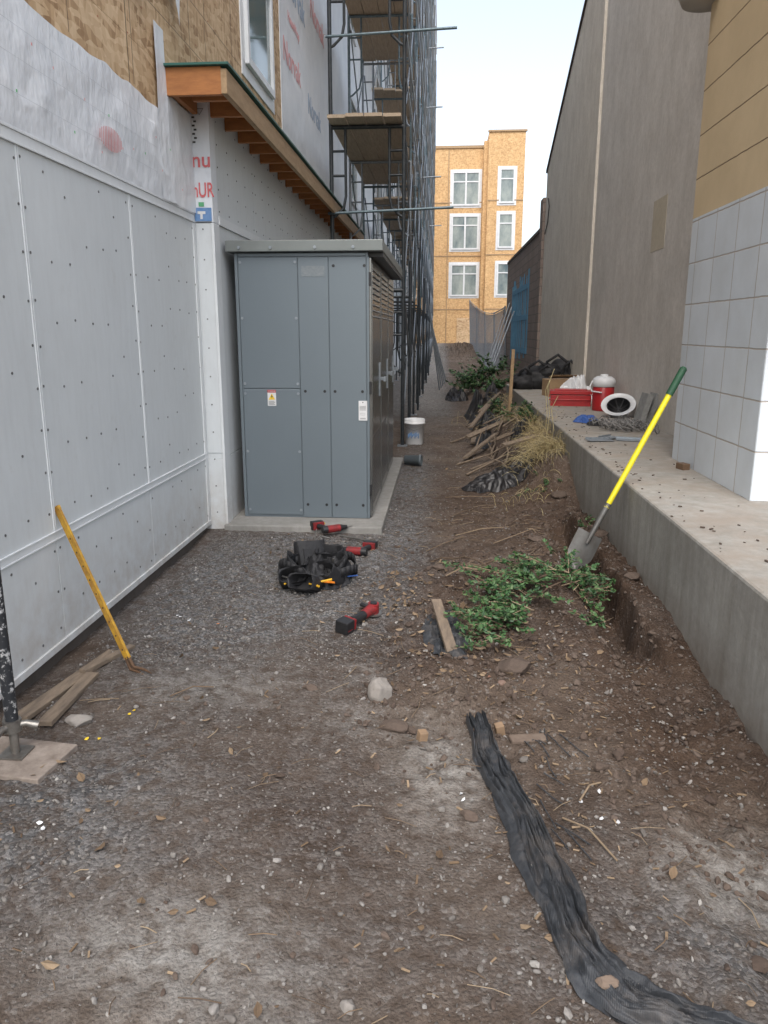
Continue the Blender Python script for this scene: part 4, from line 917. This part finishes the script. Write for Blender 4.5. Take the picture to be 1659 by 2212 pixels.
def grass(b,x,y,n,L,sp,dirx=0,diry=0,r=.0022):
    for k in range(n):
        a=random.random()*6.28;px_,py_=x+random.gauss(0,sp),y+random.gauss(0,sp);z=Hz(min(px_,1.2),py_)
        d=Vector((math.cos(a)*.5+dirx,math.sin(a)*.5+diry,random.uniform(.5,1.3)));l=L*random.uniform(.5,1.1);q=Vector((px_,py_,z));pts=[q.copy()]
        for i in range(5):
            q=q+d.normalized()*l/5;d.z-=.35;pts.append(q.copy())
        b.tube(pts,[r,r,r*.9,r*.7,r*.5,r*.2],4,0)
grass(b,1.12,7.9,300,.38,.12,-.45,-.5);grass(b,1.15,8.9,120,.4,.12,-.3,-.2);grass(b,1.18,9.8,80,.55,.1,0,0);grass(b,1.1,13.5,140,.4,.3);grass(b,.8,7.2,40,.2,.2);grass(b,1.05,11.5,90,.35,.2)
for (x,y,zt) in ((1.17,8.6,1.0),(1.2,9.0,.9),(1.18,8.3,.7)):
    b.tube([(x,y,.3),(x+.03,y,.3+zt*.4),(x+.0,y+.03,.3+zt*.7),(x+.06,y,.3+zt*.9)],.004,5,0)
b.build('dry_grass',[mStraw])
b=MB()
for (x,y,m) in ((-1.45,4.0,0),(-1.4,3.95,0),(-1.2,3.9,1),(-1.28,2.9,2),(.55,2.45,0),(.6,2.3,0),(-.4,4.55,0),(.1,2.4,0),(-1.25,2.1,0),(1.0,1.75,0),(.25,3.3,3),(-1.4,2.7,4)):
    for k in range(2): leafquad(b,(x+random.gauss(0,.02),y+random.gauss(0,.02),Hz(x,y)+.010),.014,m,1.6,.2)
b.build('litter',[mWhiteP,mOrange,mYelLab,M('brick_chip',(.3,.15,.1)),mYelLab])
# ------------------------------------------------------------ camera, world, light
cam=bpy.data.cameras.new('camera');co=bpy.data.objects.new('camera',cam);scene.collection.objects.link(co)
co.location=(0,0,1.6);co.rotation_euler=(R(90-13.33),0,R(4.25));cam.sensor_width=36;cam.sensor_fit='AUTO';cam.lens=26.85;cam.clip_end=1000;cam.clip_start=.05
scene.camera=co
w=bpy.data.worlds.new('World');scene.world=w;w.use_nodes=True;nt=w.node_tree;bg=nt.nodes['Background']
el,az=R(52),R(182)
sky=nt.nodes.new('ShaderNodeTexSky');sky.sky_type='NISHITA';sky.sun_disc=False;sky.sun_elevation=el;sky.sun_rotation=az;sky.air_density=1.2;sky.dust_density=3;sky.ozone_density=1
hs=nt.nodes.new('ShaderNodeHueSaturation');hs.inputs['Saturation'].default_value=.55;hs.inputs['Value'].default_value=2.1;nt.links.new(sky.outputs[0],hs.inputs['Color']);nt.links.new(hs.outputs[0],bg.inputs['Color']);bg.inputs['Strength'].default_value=.15
sl=bpy.data.lights.new('sun','SUN');sl.energy=1.5;sl.angle=R(45);sl.color=(1,.96,.9);so=bpy.data.objects.new('sun',sl);scene.collection.objects.link(so)
Sd=Vector((math.sin(az)*math.cos(el),math.cos(az)*math.cos(el),math.sin(el)));so.rotation_euler=Sd.to_track_quat('Z','Y').to_euler()
scene.view_settings.view_transform='Standard';scene.view_settings.look='None';scene.view_settings.exposure=0
